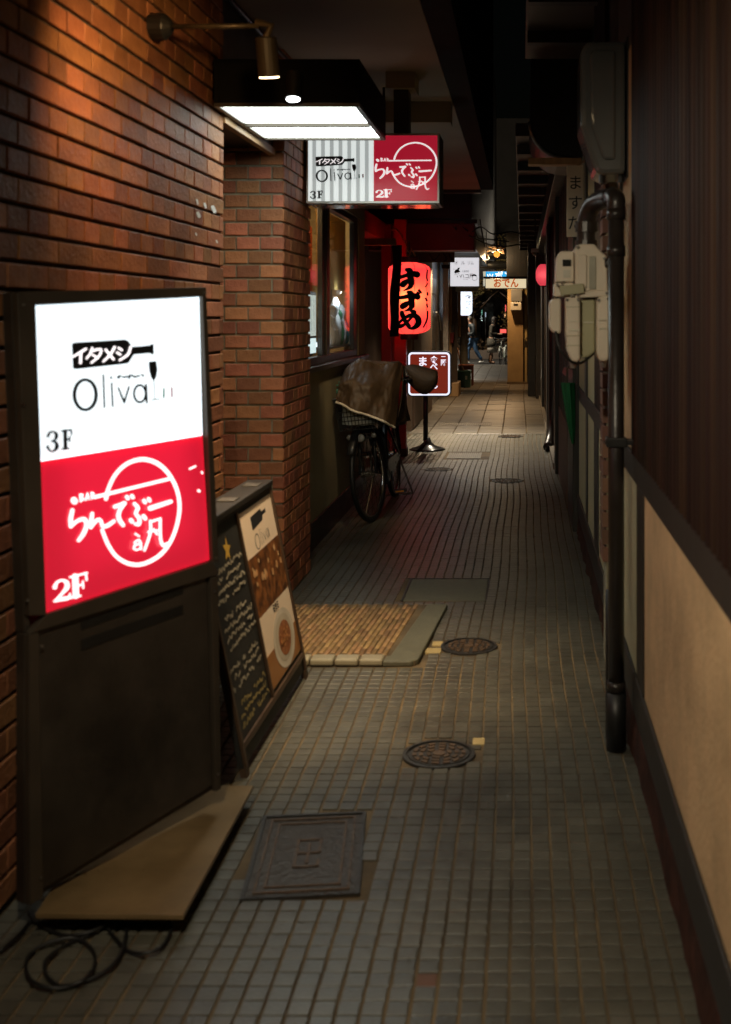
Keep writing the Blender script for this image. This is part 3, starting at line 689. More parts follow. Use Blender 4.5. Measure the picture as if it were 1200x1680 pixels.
# extension cable on the floor
g0 = Fr((0, 0, .008), (1, 0, 0), (0, 1, 0))
def gp(px, py, z=.008): p = Fr((0, 0, z), (1, 0, 0), (0, 1, 0)).ray(px, py); return p
cab = [(0, 1562), (30, 1535), (52, 1510), (80, 1498), (130, 1490), (150, 1505), (110, 1520), (60, 1512), (48, 1497), (70, 1520), (110, 1535), (160, 1525), (200, 1500), (208, 1520), (200, 1560), (175, 1592), (130, 1615), (90, 1622), (55, 1612), (42, 1590), (50, 1565), (85, 1545), (125, 1540), (152, 1560), (155, 1585), (135, 1610), (100, 1618), (76, 1600), (76, 1575), (105, 1552), (150, 1532), (160, 1515), (165, 1505), (185, 1535), (215, 1562), (255, 1560), (278, 1535), (278, 1510), (262, 1500), (240, 1496)]
cp = smooth_line([(a, b_) for a, b_ in cab], 5)
ec = thing('extension_cable', 'loose loops of black extension cable under the floor sign base', 'cable', (-1.05, 2.45, 0))
rel(ec)().tube([gp(a, b_, .006 + .004 * (1 + math.sin(i * .37))) for i, (a, b_) in enumerate(cp)], .0042, 7).build('cable', m_rubber, ec, smooth=True)

# ---------------------------------------------------------------- A-board
ab = thing('sandwich_board', 'black sandwich board with chalk writing and a food poster', 'menu board', (-.93, 3.95, 0)); q = rel(ab)
fA = Fr((-.857, 3.47, .03), (0, 1, 0), (-.145, 0, .73)); HA = .745; LA = .985
rake = lambda u: 0
fbox(fA, 0, 0, -.018, LA, HA, 0, q).build('front_board', m_board, ab, bevel=.002)
bm = q()
for a in ((0, 0, .022, HA), (LA - .022, 0, LA, HA), (.022, HA - .02, LA - .022, HA), (.022, .05, LA - .022, .07), (.44, .07, .455, HA - .02)):
    k = fbox(fA, a[0], a[1], .0005, a[2], a[3], .010, B); bm.add(k.v, k.f)
bm.build('frame', m_dwood, ab, bevel=.002)
for u in (.0, LA - .03):
    fbox(fA, u, -.045, -.015, u + .03, -.0005, .006, q).build('leg', m_dwood, ab)
fB = Fr((-1.20, 3.49, .0), (0, 1, 0), (.125, 0, .75))
fbox(fB, 0, 0, -.008, LA - .03, .755, .008, q).build('rear_board', m_dark, ab, bevel=.002)
q().box(-1.085, 3.47, .755, -.985, 4.455, .778).build('top_rail', m_timber, ab, bevel=.004)
for y in (3.6, 3.95, 4.30):
    q().box(-1.06, y - .04, .7785, -1.0, y + .04, .782).build('hinge', m_steel, ab)
# poster sheet
org2 = Vector(ab.location)
def pu(px, py): return fA.uv(px, py)
m_post = M('poster_paper', (.86, .70, .53), (.82, .66, .50), rough=.35, scale=2)
m_food = M('food_photo', (.30, .11, .03), (.035, .015, .008), rough=.35, scale=26, detail=3)
u0, u1 = .462, LA - .026
fbox(fA, u0, .085, .001, u1, HA - .035, .003, q).build('poster', m_post, ab)
H_ = HA - .12
va, vb2 = HA - .035 - .165, HA - .035 - .37
fbox(fA, u0, vb2, .0032, u1, va, .0036, q).build('food_photo', m_food, ab)
bm = B()
for k in range(16):
    a, b_ = rnd.uniform(u0 + .03, u1 - .03), rnd.uniform(vb2 + .1, va - .02); r_ = rnd.uniform(.008, .02)
    bm.add([fA.at(a + r_ * math.cos(t) * rnd.uniform(.7, 1), b_ + r_ * math.sin(t) * .8, .0042 + k * .0001) - org2 for t in [i * .7 for i in range(9)]], [tuple(range(9))])
bm.build('food_photo_pieces', M('food_pale', (.62, .42, .22), (.5, .2, .06), rough=.4, scale=40), ab)
def disc(cx, cy, rx, ry, w, name, mat):
    B().add([fA.at(cx + rx * math.cos(t), cy + ry * math.sin(t), w) - org2 for t in [i * math.pi / 16 for i in range(32)]], [tuple(range(32))]).build(name, mat, ab)
fbox(fA, u0, .086, .0032, u1, .20, .0036, q).build('poster_tabletop', M('orange_table_print', (.35, .15, .04), (.28, .11, .03), rough=.4), ab)
disc(u0 + .29, .195, .165, .105, .0046, 'plate_print', M('plate_print', (.70, .62, .50)))
disc(u0 + .29, .197, .135, .082, .0052, 'plate_inner_print', M('plate_inner', (.58, .50, .38)))
disc(u0 + .295, .193, .095, .062, .0058, 'pasta_print', M('pasta_print', (.42, .16, .05), (.2, .06, .02), scale=40))
bm = B(); rq = random.Random(8)
for k in range(34):
    a, rr = rq.uniform(0, 6.28), rq.random() ** .6; cx, cy, h = u0 + .295 + .08 * rr * math.cos(a), .193 + .05 * rr * math.sin(a), rq.uniform(.004, .012)
    bm.add([fA.at(cx + h * math.cos(t), cy + h * .7 * math.sin(t), .0062 + k * .00008) - org2 for t in [i * .9 + a for i in range(7)]], [tuple(range(7))])
bm.build('pasta_print_bits', M('pasta_bits', (.62, .28, .09), (.30, .08, .02), scale=60, rough=.4), ab)
PL = lambda x, y, w: fA.at(u0 + .15 + (x - 330) * .00062, HA - .07 - (y - 400) * .00040, w + .003) - org2
B().add([PL(x, y, .0004) for x, y in BOT], [tuple(range(n_))]).build('bottle_logo', m_ink, ab)
strokes(OLIVA[:8], PL, 'lettering', m_ink, ab, w0=.0005)
vs2 = []
for k in range(3):
    for j in range(3):
        vs2.append([(u0 + .22 + k * .028 + rnd.uniform(-.005, .005), vb2 - .008 - j * .010, .006), (u0 + .238 + k * .028, vb2 - .011 - j * .010, .005)])
strokes(vs2, lambda x, y, w: fA.at(x, y, w + .003) - org2, 'menu_lettering', m_ink, ab, width=.004, w0=.0006, k=1)
r2 = random.Random(3); mpA = lambda x, y, w: fA.at(x, y, w) - org2
for row in range(17):
    v = HA - .16 - row * .030; ck = []
    if row in (4, 9, 13): continue
    a = .05 + r2.uniform(0, .06)
    while a < .40:
        l = r2.uniform(.008, .028)
        ck.append([(a, v + r2.uniform(-.008, .008)), (a + l / 2, v + r2.uniform(-.01, .01)), (a + l, v + r2.uniform(-.008, .008))]); a += l + r2.uniform(.002, .012)
        if r2.random() < .12: a += .04
    strokes(ck, mpA, 'lettering', M('yellow_chalk', (.36, .28, .10)) if row > 13 else m_chalk, ab, width=.007, w0=.0006, k=2)
cx_, cy_ = pu(368, 905)
B().add([fA.at(max(cx_, .27) + (.045 if i % 2 == 0 else .019) * math.sin(i * math.pi / 5 + .2), cy_ + (.045 if i % 2 == 0 else .019) * math.cos(i * math.pi / 5 + .2), .001) - org2 for i in range(10)], [tuple(range(10))]).build('star', M('yellow_star', (.60, .38, .06), (.5, .3, .04), rough=.6), ab)

# ---------------------------------------------------------------- hanging sign
hs = thing('hanging_sign', 'hanging sign box with striped white half and red half under the ceiling', 'sign', (-.81, 6.2, 2.03)); q = rel(hs)
HX0, HX1, HY, HZ0, HZ1 = -1.167, -.447, 6.1, 2.035, 2.413
fh = Fr((HX0, HY, HZ0), (.72, -.012, 0), (0, 0, 1))
WH, HH = HX1 - HX0, HZ1 - HZ0
fbox(fh, 0, 0, -.26, WH, HH, -.006, q).build('box', m_dark, hs, bevel=.003)
bm = q()
for a in ((0, 0, WH, .012), (0, HH - .012, WH, HH), (0, .012, .010, HH - .012), (WH - .010, .012, WH, HH - .012)):
    k = fbox(fh, a[0], a[1], -.0055, a[2], a[3], .006, B); bm.add(k.v, k.f)
bm.build('frame', m_alu, hs, bevel=.001)
fbox(fh, .03, -.006, -.24, WH - .02, -.0005, -.03, q).build('bottom_cover', M('glossy_cover', (.35, .35, .35), rough=.08, metal=.8), hs)
um = WH * .506
fbox(fh, .0105, .0125, -.0055, um - .0005, HH - .0125, .001, q).build('white_panel', m_wprint, hs)
fbox(fh, um + .0005, .0125, -.0055, WH - .0105, HH - .0125, .001, q).build('red_panel', m_redprint, hs)
for k in range(7):
    u = .032 + k * .0475
    fbox(fh, u, .0126, .0011, u + .021, HH - .0126, .0016, q).build('stripe', m_gprint, hs)
org3 = Vector(hs.location)
def hmap(sx, sy, ox, oy, cx0, cy0):
    return lambda x, y, w: fh.at(ox + (x - cx0) * sx, oy - (y - cy0) * sy, w + .0012) - org3
# logo: bottle left at px 518 -> u
U = lambda px: (px - 503) * HY / F
V = lambda py: (335 - py) * HY / F
def lmap(x0, x1, y0, y1, px0, px1, py0, py1, sk=0):
    def f(x, y, w):
        t = (x - x0) / (x1 - x0); s = (y + sk * (x - x0) - y0) / (y1 - y0)
        return fh.at(U(px0 + t * (px1 - px0)), V(py0 + s * (py1 - py0)), w + .0014) - org3
    return f
ml = lmap(330, 795, 395, 700, 518, 597, 258, 298, .03)
m_kn = EM('white_ink', (.85, .80, .80), 1.0)
B().add([ml(x, y, .0006) for x, y in BOT], [tuple(range(n_))]).build('bottle_logo', m_ink, hs)
strokes(KATA, ml, 'logo_lettering', m_kn, hs, w0=.001)
strokes([[(x, y, w * 2) for x, y, w in s_] for s_ in OLIVA], ml, 'lettering', m_ink, hs, w0=.0008)
B().add([ml(x, y, .0006) for x, y in GLASSP], [tuple(range(len(GLASSP)))]).build('wine_glass_logo', m_ink, hs)
strokes(GSTEM, ml, 'wine_glass_stem', m_ink, hs, w0=.0008)
strokes([[(753, 607, 14), (753, 653, 14)]], ml, 'green_bar', MATS['green_ink'], hs, w0=.0008, cap=False)
strokes([[(789, 602, 14), (790, 648, 14)]], ml, 'red_bar', MATS['pink_ink'], hs, w0=.0008, cap=False)
m3 = lmap(219, 329, 800, 897, 510, 529, 314, 327, .06)
strokes([[(x, y, max(w, 9) * 1.2) for x, y, w in s_] for s_ in F3], m3, 'floor_number', m_ink, hs, w0=.0008)
mk = lmap(325, 825, 935, 1418, 617, 717, 236, 308, .22)
strokes([[(x, y, w * .8) for x, y, w in CIRC]], lmap(470, 825, 935, 1418, 644, 717, 236, 308, 0), 'ring_logo', m_kn, hs, w0=.0008, k=4)
strokes([[(p[0], p[1], p[2] * .85) for p in s_] for s_ in KANA], lmap(325, 790, 1030, 1352, 617, 709, 249, 300, .235), 'lettering', m_kn, hs, w0=.0012)
strokes(F2, lmap(250, 400, 1490, 1588, 618, 643, 313, 325, .2), 'floor_number', m_kn, hs, w0=.0012)
q().box(-.70, 6.14, HZ1 + .001, -.62, 6.30, 2.75).build('bracket', m_dark, hs, bevel=.003)
q().box(-.74, 6.10, 2.66, -.58, 6.34, 2.749).build('ceiling_plate', m_soffit, hs, bevel=.003)

# ---------------------------------------------------------------- shop window wall on the left
LX = -1.285
sw = thing('shop_wall', 'olive plaster wall with the lit shop window behind the bicycle', 'wall', (LX, 6.3, 0)); q = rel(sw)
q().box(LX - .12, 6.301, -.3, LX, 9.20, 1.085).build('lower_wall', m_dplaster, sw)
q().box(LX, 6.301, -.004, LX + .012, 9.20, .17).build('skirting', m_black, sw, bevel=.003)
q().box(LX - .12, 6.301, 2.2, LX, 9.20, 3.2).build('upper_wall', m_dplaster, sw)
q().box(LX - .10, 6.301, 1.086, LX + .035, 9.20, 1.118).build('sill', m_bronze, sw, bevel=.004)
q().box(LX - .12, 8.86, 1.119, LX, 9.20, 2.199).build('end_wall', M('ochre_paint', (.50, .38, .19), (.42, .31, .15), rough=.7), sw)
wn = q()
for y0, y1 in ((6.301, 6.36), (7.30, 7.58), (8.66, 8.859)): wn.box(LX - .042, y0, 1.17, LX - .008, y1, 2.15)
wn.box(LX - .06, 6.301, 1.119, LX - .008, 8.859, 1.169).box(LX - .06, 6.301, 2.151, LX - .008, 8.859, 2.198)
fo = wn.build('window_frame', m_dark, sw, bevel=.003)
q().box(LX - .0075, 7.42, 1.17, LX - .001, 7.45, 2.15).build('sash_stile', m_bronze, sw, bevel=.002)
gm = GLASS('window_glass')
for y0, y1 in ((6.361, 7.299), (7.581, 8.659)):
    q().box(LX - .028, y0, 1.170, LX - .024, y1, 2.150).build('pane', gm, sw)
# inside of the shop
rm = thing('shop_interior', 'dim ochre room seen through the shop window panes', 'room', (-2.2, 7.5, 0)); q = rel(rm)
m_ochre = M('ochre_wall', (.38, .27, .13), (.30, .21, .10), rough=.8, scale=3)
q().box(-2.22, 6.30, 0, -2.2, 9.2, 2.5).build('back_wall', m_ochre, rm)
q().box(-2.2, 9.18, 0, -1.41, 9.2, 2.5).build('side_wall', m_ochre, rm)
q().box(-2.2, 6.30, 2.5, -1.41, 9.2, 2.52).build('room_ceiling', m_ochre, rm)
q().box(-2.2, 6.3, .0, -1.41, 9.2, .02).build('room_floor', m_dwood, rm)
bl_m = PAPER('ochre_blind', (.34, .23, .085), (1, .6, .2), .004); br_m = PAPER('brown_blind', (.30, .11, .04), (1, .4, .1), .003)
q().box(LX - .072, 7.42, 1.62, LX - .069, 8.64, 2.15).build('blind', bl_m, rm)
q().box(LX - .19, 7.42, 1.17, LX - .187, 8.75, 1.75).build('blind', bl_m, rm)
q().box(LX - .072, 6.37, 1.58, LX - .069, 7.27, 2.0).build('blind', br_m, rm)
light('lamp', 'POINT', (-1.8, 7.2, 2.2), 60, (1, .74, .4), rm, shadow_soft_size=.06)  # assumed room lamp, unseen, lights the blinds from behind
q().lathe([(.03, 0), (.05, .02), (.05, .06), (.015, .09)], (-1.8, 7.2, 2.38), 16).build('ceiling_lamp', m_bulb, rm)
pc = thing('poster_case', 'small glowing white menu case in the first window pane', 'display case', (LX - .075, 7.2, 1.17)); q = rel(pc)
m_glow = EM('lit_case', (.86, 1, .92), .75); m_cyan = EM('lit_case_cyan', (.35, .95, .95), .8)
q().box(LX - .075, 6.48, 1.175, LX - .050, 7.29, 1.58).build('case', m_dark, pc)
q().box(LX - .0495, 6.50, 1.30, LX - .046, 7.28, 1.56).build('lit_sheet', m_glow, pc)
q().box(LX - .0495, 6.50, 1.19, LX - .046, 7.28, 1.285).build('lit_base', EM('lit_case_base', (.8, 1, 1), 1.3), pc)
sheets = [[(6.62 + .06 * k, 1.54 - .012 * j), (6.65 + .06 * k + rnd.uniform(-.01, .012), 1.52 - .012 * j)] for k in range(10) for j in range(17) if rnd.random() < .8]
strokes(sheets, lambda x, y, w: Vector((LX - .046 + w, x, y)) - Vector(pc.location), 'menu_lines', M('faint_ink', (.30, .36, .33)), pc, width=.003, w0=.001, k=1, cap=False)
fg = thing('figurine_shelf', 'lit shelf of white and blue figurines in the second pane', 'display shelf', (LX - .10, 8.0, 1.2)); q = rel(fg)
q().box(LX - .13, 7.6, 1.20, LX - .032, 8.84, 1.215).build('shelf', m_dark, fg)
q().box(LX - .13, 7.6, 1.216, LX - .12, 8.84, 1.245).build('light_strip', EM('lit_strip', (.8, .95, 1), 2.2), fg)
for k, (y, h, mm) in enumerate(((8.02, .22, 0), (8.14, .30, 0), (8.26, .35, 0), (8.38, .26, 2), (8.50, .3, 0), (8.62, .18, 1))):
    mt = (M('white_ceramic', (.8, .82, .85), rough=.2), M('cyan_ceramic', (.1, .45, .6), rough=.2), M('green_bottle', (.05, .25, .12), rough=.15))[mm]
    q().lathe([(.03, 0), (.042, h * .15), (.045, h * .4), (.03, h * .58), (.018, h * .66), (.03, h * .76), (.032, h * .88), (.012, h)], (LX - .080, y, 1.2155), 14).build('figurine', mt, fg, smooth=True)
    light('shelf_light', 'POINT', (LX - .04, 8.2, 1.60), 4, (.8, .95, 1), fg, shadow_soft_size=.02) if k == 0 else None

# ---------------------------------------------------------------- red lantern shop front
rf = thing('red_shopfront', 'dark red wooden shop front behind the red lantern', 'shop front', (-1.5, 11, 0)); q = rel(rf)
q().box(-1.75, 9.21, -.3, -1.70, 14.0, 3.0).build('back_wall', m_dwood, rf)
for x, y in ((-1.62, 9.7), (-1.56, 10.4), (-1.435, 11.9)):
    q().box(x - .05, y, 0, x + .05, y + .1, 2.4).build('post', m_redwood, rf, bevel=.006)
q().box(-1.5, 12.0, 0, -1.34, 12.1, 2.4).build('door_jamb', m_redwood, rf, bevel=.006)
q().box(-1.75, 9.3, 2.22, -1.45, 12.4, 2.42).build('door_lintel', m_redwood, rf, bevel=.006)
q().box(-1.69, 9.3, 0, -1.60, 12.0, .3).build('kickboard', m_dwood, rf)
cc = thing('red_column', 'square red lacquered column standing under the red lantern', 'column', (-1.24, 11.55, 0)); q = rel(cc)
q().box(-1.305, 11.5, 0, -1.185, 11.62, 2.42).build('shaft', m_redwood, cc, bevel=.006)
q().box(-1.315, 11.49, 0, -1.175, 11.63, .08).build('foot', m_dwood, cc, bevel=.004)
# fascia box over it
fb_ = thing('awning_box', 'maroon awning box spanning out from the red shop front', 'awning', (-.95, 12.5, 2.15)); q = rel(fb_)
q().box(-1.7, 12.5, 2.165, -.532, 12.95, 2.46).build('box', m_maroon, fb_, bevel=.006)
q().box(-1.7, 12.485, 2.152, -.53, 12.51, 2.164).build('lower_edge', m_alu, fb_)
q().box(-1.7, 12.49, 2.461, -.50, 12.95, 2.50).build('top_edge', m_dark, fb_)
db = thing('dark_fascia', 'dark brown fascia board with black brush letters behind the awning', 'sign', (-1.1, 14.1, 2.1)); q = rel(db)
q().box(-1.45, 14.1, P(0, 430, 14.1).z, P(746, 0, 14.1).x, 14.16, 2.28).build('board', M('brown_board', (.10, .07, .05), (.07, .05, .035), rough=.6), db, bevel=.003)
strokes([[(706, 417, 2), (711, 426, 2.6), (716, 424, 2), (722, 416, 1.5)], [(728, 416, 2), (733, 424, 3), (729, 428, 2)], [(738, 418, 3), (742, 426, 3)]], lambda x, y, w: FRONT(0, 14.099, 0).ray(x, y, w) - Vector(db.location), 'lettering', m_ink, db, w0=.002)
# unseen lamp added behind the awning for the floor, then loose cables
q = rel(fb_); q().lathe([(.05, .02), (.055, 0), (.045, -.01)], (-.62, 13.3, 2.36), 16).build('downlight', m_black, fb_)
light('lamp', 'SPOT', (-.62, 13.3, 2.33), 400, (1, .87, .68), fb_, aim=(-.25, 12.9, 0), spot_size=R(108), spot_blend=1.0, shadow_soft_size=.04)
cb = thing('loose_wiring', 'tangle of loose black wires hanging off the awning corner', 'wires', P(760, 385, 12.3)); q = rel(cb)
for pts in (((745, 372), (750, 378), (752, 390), (754, 398), (758, 392), (765, 380), (772, 372)), ((760, 372), (770, 380), (778, 376), (785, 390), (800, 392), (835, 396)), ((775, 380), (790, 372), (810, 384), (840, 380), (870, 388)), ((770, 386), (800, 400), (830, 404), (862, 398)), ((788, 360), (792, 385), (796, 405))):
    q().tube([P(a, b_, 12.35 + .05 * i) for i, (a, b_) in enumerate(smooth_line([tuple(p) for p in pts], 4))], .008, 6).build('wire', m_rubber, cb, smooth=True)

# lanterns
def lantern_profile(R0, H, n, cap, sh):
    out = []
    for i in range(n * 2 + 1):
        t = i / (n * 2); z = -H / 2 + H * t
        e = 1 - (abs(2 * t - 1)) ** 5.0 * (1 - cap)
        s = math.sqrt(max(0, 1 - max(0, (abs(2 * t - 1) - sh) / (1 - sh)) ** 2 * (1 - cap * cap)))
        r = R0 * s * (1 + .012 * math.cos(math.pi * i))
        out.append((r, z))
    return out
def lantern(name, label, c, R0, H, paper, cap_m, bulb_e, bulb_c, cap=.55, ribs=26, group='paper lanterns along the alley', caps=.05, hook=.15, sh=.8):
    t = thing(name, label, 'lantern', c, group); pr = lantern_profile(R0, H, ribs, cap, sh)
    B().lathe(pr, n=40, cap=False).build('paper_body', paper, t, smooth=True)
    for s in (-1, 1):
        z = s * H / 2
        B().lathe([(R0 * cap * 1.02, 0), (R0 * cap * 1.02, s * caps), (R0 * cap * .9, s * caps)], (0, 0, z), 32).build('end_ring', cap_m, t)
    if hook: B().tube([(0, 0, H / 2 + caps), (0, 0, H / 2 + caps + hook)], .006, 6).build('hook', m_black, t)
    if bulb_e: light('bulb', 'POINT', (c[0], c[1] - R0 * .5, c[2]), bulb_e, bulb_c, t, shadow_soft_size=.035)
    return t, pr
LC = P(672, 489, 11.0); LR = 34.5 / F * 11.0; LH = 117 / F * 11.0
red_p = PAPER('red_lantern_paper', (1.0, .22, .085), (1, .040, .085), .62)
rl, pr = lantern('paper_lantern', 'large glowing red paper lantern with bold black brush writing', LC, LR, LH, red_p, m_black, 2.1, (1, .85, .45), cap=.42, ribs=34, caps=.055)
def lsurf(C, R0, H, prof, s=8.571, ox=620, oy=400, Y=11.0):
    def f(x, y, w):
        px, py = ox + x / s, oy + y / s
        dx = (px - CX) * Y / F - C.x; z = CAMZ + (CY - py) * Y / F - C.z
        zz = max(-H / 2, min(H / 2, z)); k = (zz + H / 2) / H * (len(prof) - 1); i = min(int(k), len(prof) - 2)
        r = max(prof[j][0] for j in range(max(0, i - 1), min(len(prof), i + 3))) + w
        a = max(-1.35, min(1.35, dx / R0 * 1.0)); a = math.asin(max(-.985, min(.985, dx / r)))
        return Vector((r * math.sin(a), -r * math.cos(a), z))
    return f
SUZU = [[(322, 482, 42), (390, 466, 34), (460, 445, 40), (520, 430, 50), (578, 440, 62)], [(438, 376, 34), (478, 392, 62), (484, 440, 56), (494, 500, 62), (500, 570, 56), (484, 612, 40), (448, 640, 24), (398, 664, 8)], [(470, 520, 24), (430, 532, 34), (385, 560, 40), (372, 585, 38), (402, 596, 30), (440, 570, 18), (476, 540, 14)],
        [(322, 762, 34), (390, 756, 36), (460, 742, 44), (530, 735, 52), (585, 748, 58)], [(462, 686, 34), (494, 706, 62), (500, 760, 58), (506, 830, 62), (505, 880, 54), (482, 914, 36), (444, 934, 20), (402, 946, 8)], [(470, 822, 24), (420, 840, 36), (378, 870, 40), (378, 896, 36), (420, 888, 24), (474, 850, 14)],
        [(582, 688, 20), (604, 708, 20)], [(606, 660, 24), (628, 688, 22)],
        [(372, 968, 40), (384, 1005, 46), (402, 1050, 42), (430, 1100, 42), (470, 1156, 40)], [(508, 946, 34), (540, 966, 48), (528, 996, 34), (492, 1046, 26), (440, 1104, 26), (390, 1142, 32), (340, 1154, 44), (316, 1132, 30), (350, 1092, 26), (410, 1044, 28), (480, 1008, 38), (550, 1010, 48), (592, 1050, 54), (598, 1110, 54), (566, 1158, 46), (515, 1184, 30), (470, 1188, 12)]]
strokes([[(x, y, w * 1.48) for x, y, w in s_] for s_ in SUZU], lsurf(LC, LR, LH, pr), 'lettering', m_ink, rl, w0=.004, across=4, k=5)
strokes([[(712, 375, 16), (704, 470, 20), (714, 520, 16)], [(716, 560, 14), (690, 606, 20)], [(712, 690, 22), (716, 720, 22)], [(692, 770, 22), (706, 800, 22)], [(706, 850, 22), (712, 890, 20)], [(716, 950, 20), (708, 1060, 22), (664, 1168, 18)]], lsurf(LC, LR, LH, pr), 'side_lettering', m_ink, rl, w0=.004, across=2, k=5)
mer = []
for a in (-60, -20, 20, 60):
    mer.append([((r + .0015) * math.sin(R(a)), -(r + .0015) * math.cos(R(a)), z) for r, z in pr])
bm = B()
for m_ in mer: bm.tube(m_, .0022, 4)
bm.build('paper_seam', M('seam_red', (.4, .03, .03)), rl)
wl_c = P(764, 496, 21.5)
wp = PAPER('white_lantern_paper', (.8, .85, .92), (.80, .90, 1.0), .6)
wl, pr2 = lantern('paper_lantern', 'white paper lantern hanging in front of the timber door posts', wl_c, 11.3 / F * 21.5, 43 / F * 21.5, wp, M('red_ring', (.4, .03, .03)), .25, (.9, .95, 1), cap=.55, ribs=16, caps=.012, sh=.62)
ls2 = lsurf(wl_c, 11.3 / F * 21.5, 43 / F * 21.5, pr2, 6.316, 690, 480, 21.5)
strokes([[(472, 44, 5), (490, 34, 5), (512, 34, 5), (526, 44, 5)], [(508, 46, 14), (508, 56, 14)]], ls2, 'emblem', M('lantern_red', (.5, .03, .05)), wl, w0=.006, across=2)
strokes([[(475, 92, 5), (480, 102, 5)], [(486, 90, 5), (487, 104, 5)], [(494, 90, 5), (500, 104, 5)], [(506, 88, 5), (510, 102, 5)], [(516, 88, 5), (524, 98, 5)], [(500, 118, 5), (504, 128, 5)], [(512, 114, 5), (514, 126, 5)], [(478, 152, 4), (488, 158, 4)], [(494, 152, 4), (500, 160, 4)]], ls2, 'lettering', M('lantern_blue', (.15, .25, .5)), wl, w0=.006, across=1)
pk_c = P(894.5, 451, 16.0)
pp = PAPER('pink_lantern_paper', (.95, .25, .3), (1, .06, .12), .32)
lantern('paper_lantern', 'small round pink red lantern on the right beside the gas meter', pk_c, 15 / F * 16, 35 / F * 16, pp, m_black, .3, (1, .6, .5), cap=.5, ribs=12, caps=.012, sh=.15)

# banner and bracket in front of the red lantern
bn_ = thing('cloth_banner', 'narrow dark cloth banner hanging in front of the red lantern', 'banner', P(649, 400, 10.7)); q = rel(bn_)
def bfn(u, v):
    py = 402 + v * 150; xl = 643 - 5 * max(0, v - .35) + 1.5 * math.sin(v * 9); xr = 658.5 - 4.5 * v + .8 * math.sin(v * 7 + 1)
    p = P(xl + (xr - xl) * u, py, 10.7); p.y += .02 * math.sin(u * 6 + v * 4); return p
q().grid(bfn, 6, 24).build('cloth', M('black_cloth', (.02, .016, .014), (.012, .01, .009), rough=.8, scale=20), bn_, smooth=True, solid=.006)
q().tube([P(650, 398, 10.65), P(650, 404, 10.7)], .008, 6).build('loop', m_black, bn_)
bk = thing('wooden_bracket', 'yellowish wooden bracket arm above the dark banner', 'bracket', P(631, 397, 10.6)); q = rel(bk)
a, b_ = P(612, 391, 10.65), P(650, 402.5, 10.65)
q().box(a.x - .25, 10.62, b_.z, b_.x, 10.68, a.z).build('arm', m_wood, bk, bevel=.006)
# cord above the lantern
lc_ = thing('lantern_cord', 'orange lit cord looping down to the red lantern', 'cord', P(660, 390, 11)); q = rel(lc_)
q().tube([P(a, b_, 11.0) for a, b_ in smooth_line([(642, 377), (650, 376), (658, 384), (664, 396), (670, 408), (675, 418)], 4)], .010, 6).build('cord', M('copper_cord', (.45, .16, .08), rough=.5), lc_, smooth=True)
q().tube([P(672, 420, 10.99), P(675, 408, 10.99), P(682, 420, 10.99)], .010, 6).build('hanger', M('orange_rope', (.8, .35, .1)), lc_)

# ---------------------------------------------------------------- standing lit sign
ss = thing('pole_sign', 'small brown lit sign with white border on a pole with round base', 'sign', (-1.02, 12.05, 0)); q = rel(ss)
c4 = [P(668.5, 576, 12), P(740.5, 578, 12), P(739.5, 650.5, 12), P(668.5, 647, 12)]
SX0, SX1, SZ0, SZ1 = c4[3].x, c4[1].x, P(0, 650.5, 12).z, P(0, 576, 12).z
def rrect(x0, z0, x1, z1, r, y, n=5):
    out = []
    for cx, cz, a0 in ((x1 - r, z1 - r, 0), (x0 + r, z1 - r, 90), (x0 + r, z0 + r, 180), (x1 - r, z0 + r, 270)):
        for i in range(n + 1):
            a = R(a0 + 90 * i / n); out.append((cx + r * math.cos(a), y, cz + r * math.sin(a)))
    return out
q().prism(rrect(SX0, SZ0, SX1, SZ1, .05, 12.0), (0, .11, 0)).build('box', m_black, ss)
q().prism(rrect(SX0 + .012, SZ0 + .012, SX1 - .012, SZ1 - .012, .042, 11.992), (0, .0075, 0)).build('lit_border', EM('sign_white_border', (.80, .86, 1), 1.15), ss)
q().prism(rrect(SX0 + .031, SZ0 + .031, SX1 - .031, SZ1 - .031, .025, 11.988), (0, .0035, 0)).build('brown_panel', EM('sign_brown_panel', (.20, .022, .010), .8), ss)
fss = FRONT(SX0, 11.987, SZ0); m_st = EM('sign_lit_letters', (.86, .88, 1), 1.15)
pxu = lambda x: (x - 668.5) * 12 / F
pzv = lambda y: (650.5 - y) * 12 / F
text('二', fss, pxu(728), pzv(588), .060, m_st, ss, bold=.001); text('階', fss, pxu(728), pzv(596), .060, m_st, ss, bold=.001)
text('食', fss, pxu(712.5), pzv(591), .085, m_st, ss, bold=.0018); text('べ', fss, pxu(712.5), pzv(602), .085, m_st, ss, bold=.0018)
text('ん', fss, pxu(712.5), pzv(632.5), .085, m_st, ss, bold=.0018)
text('ま', fss, pxu(694), pzv(594), .11, m_st, ss, bold=.0024)
px_ = P(698, 0, 12).x
q().tube([(px_, 12.05, SZ0), (px_, 12.05, .10)], .026, 14).build('pole', m_black, ss, smooth=True)
q().lathe([(.19, 0), (.195, .008), (.17, .02), (.09, .045), (.045, .08), (.028, .13)], (px_ + .02, 12.05, 0), 36).build('base', M('polished_black_base', (.03, .028, .026), rough=.2, metal=.4), ss, smooth=True)

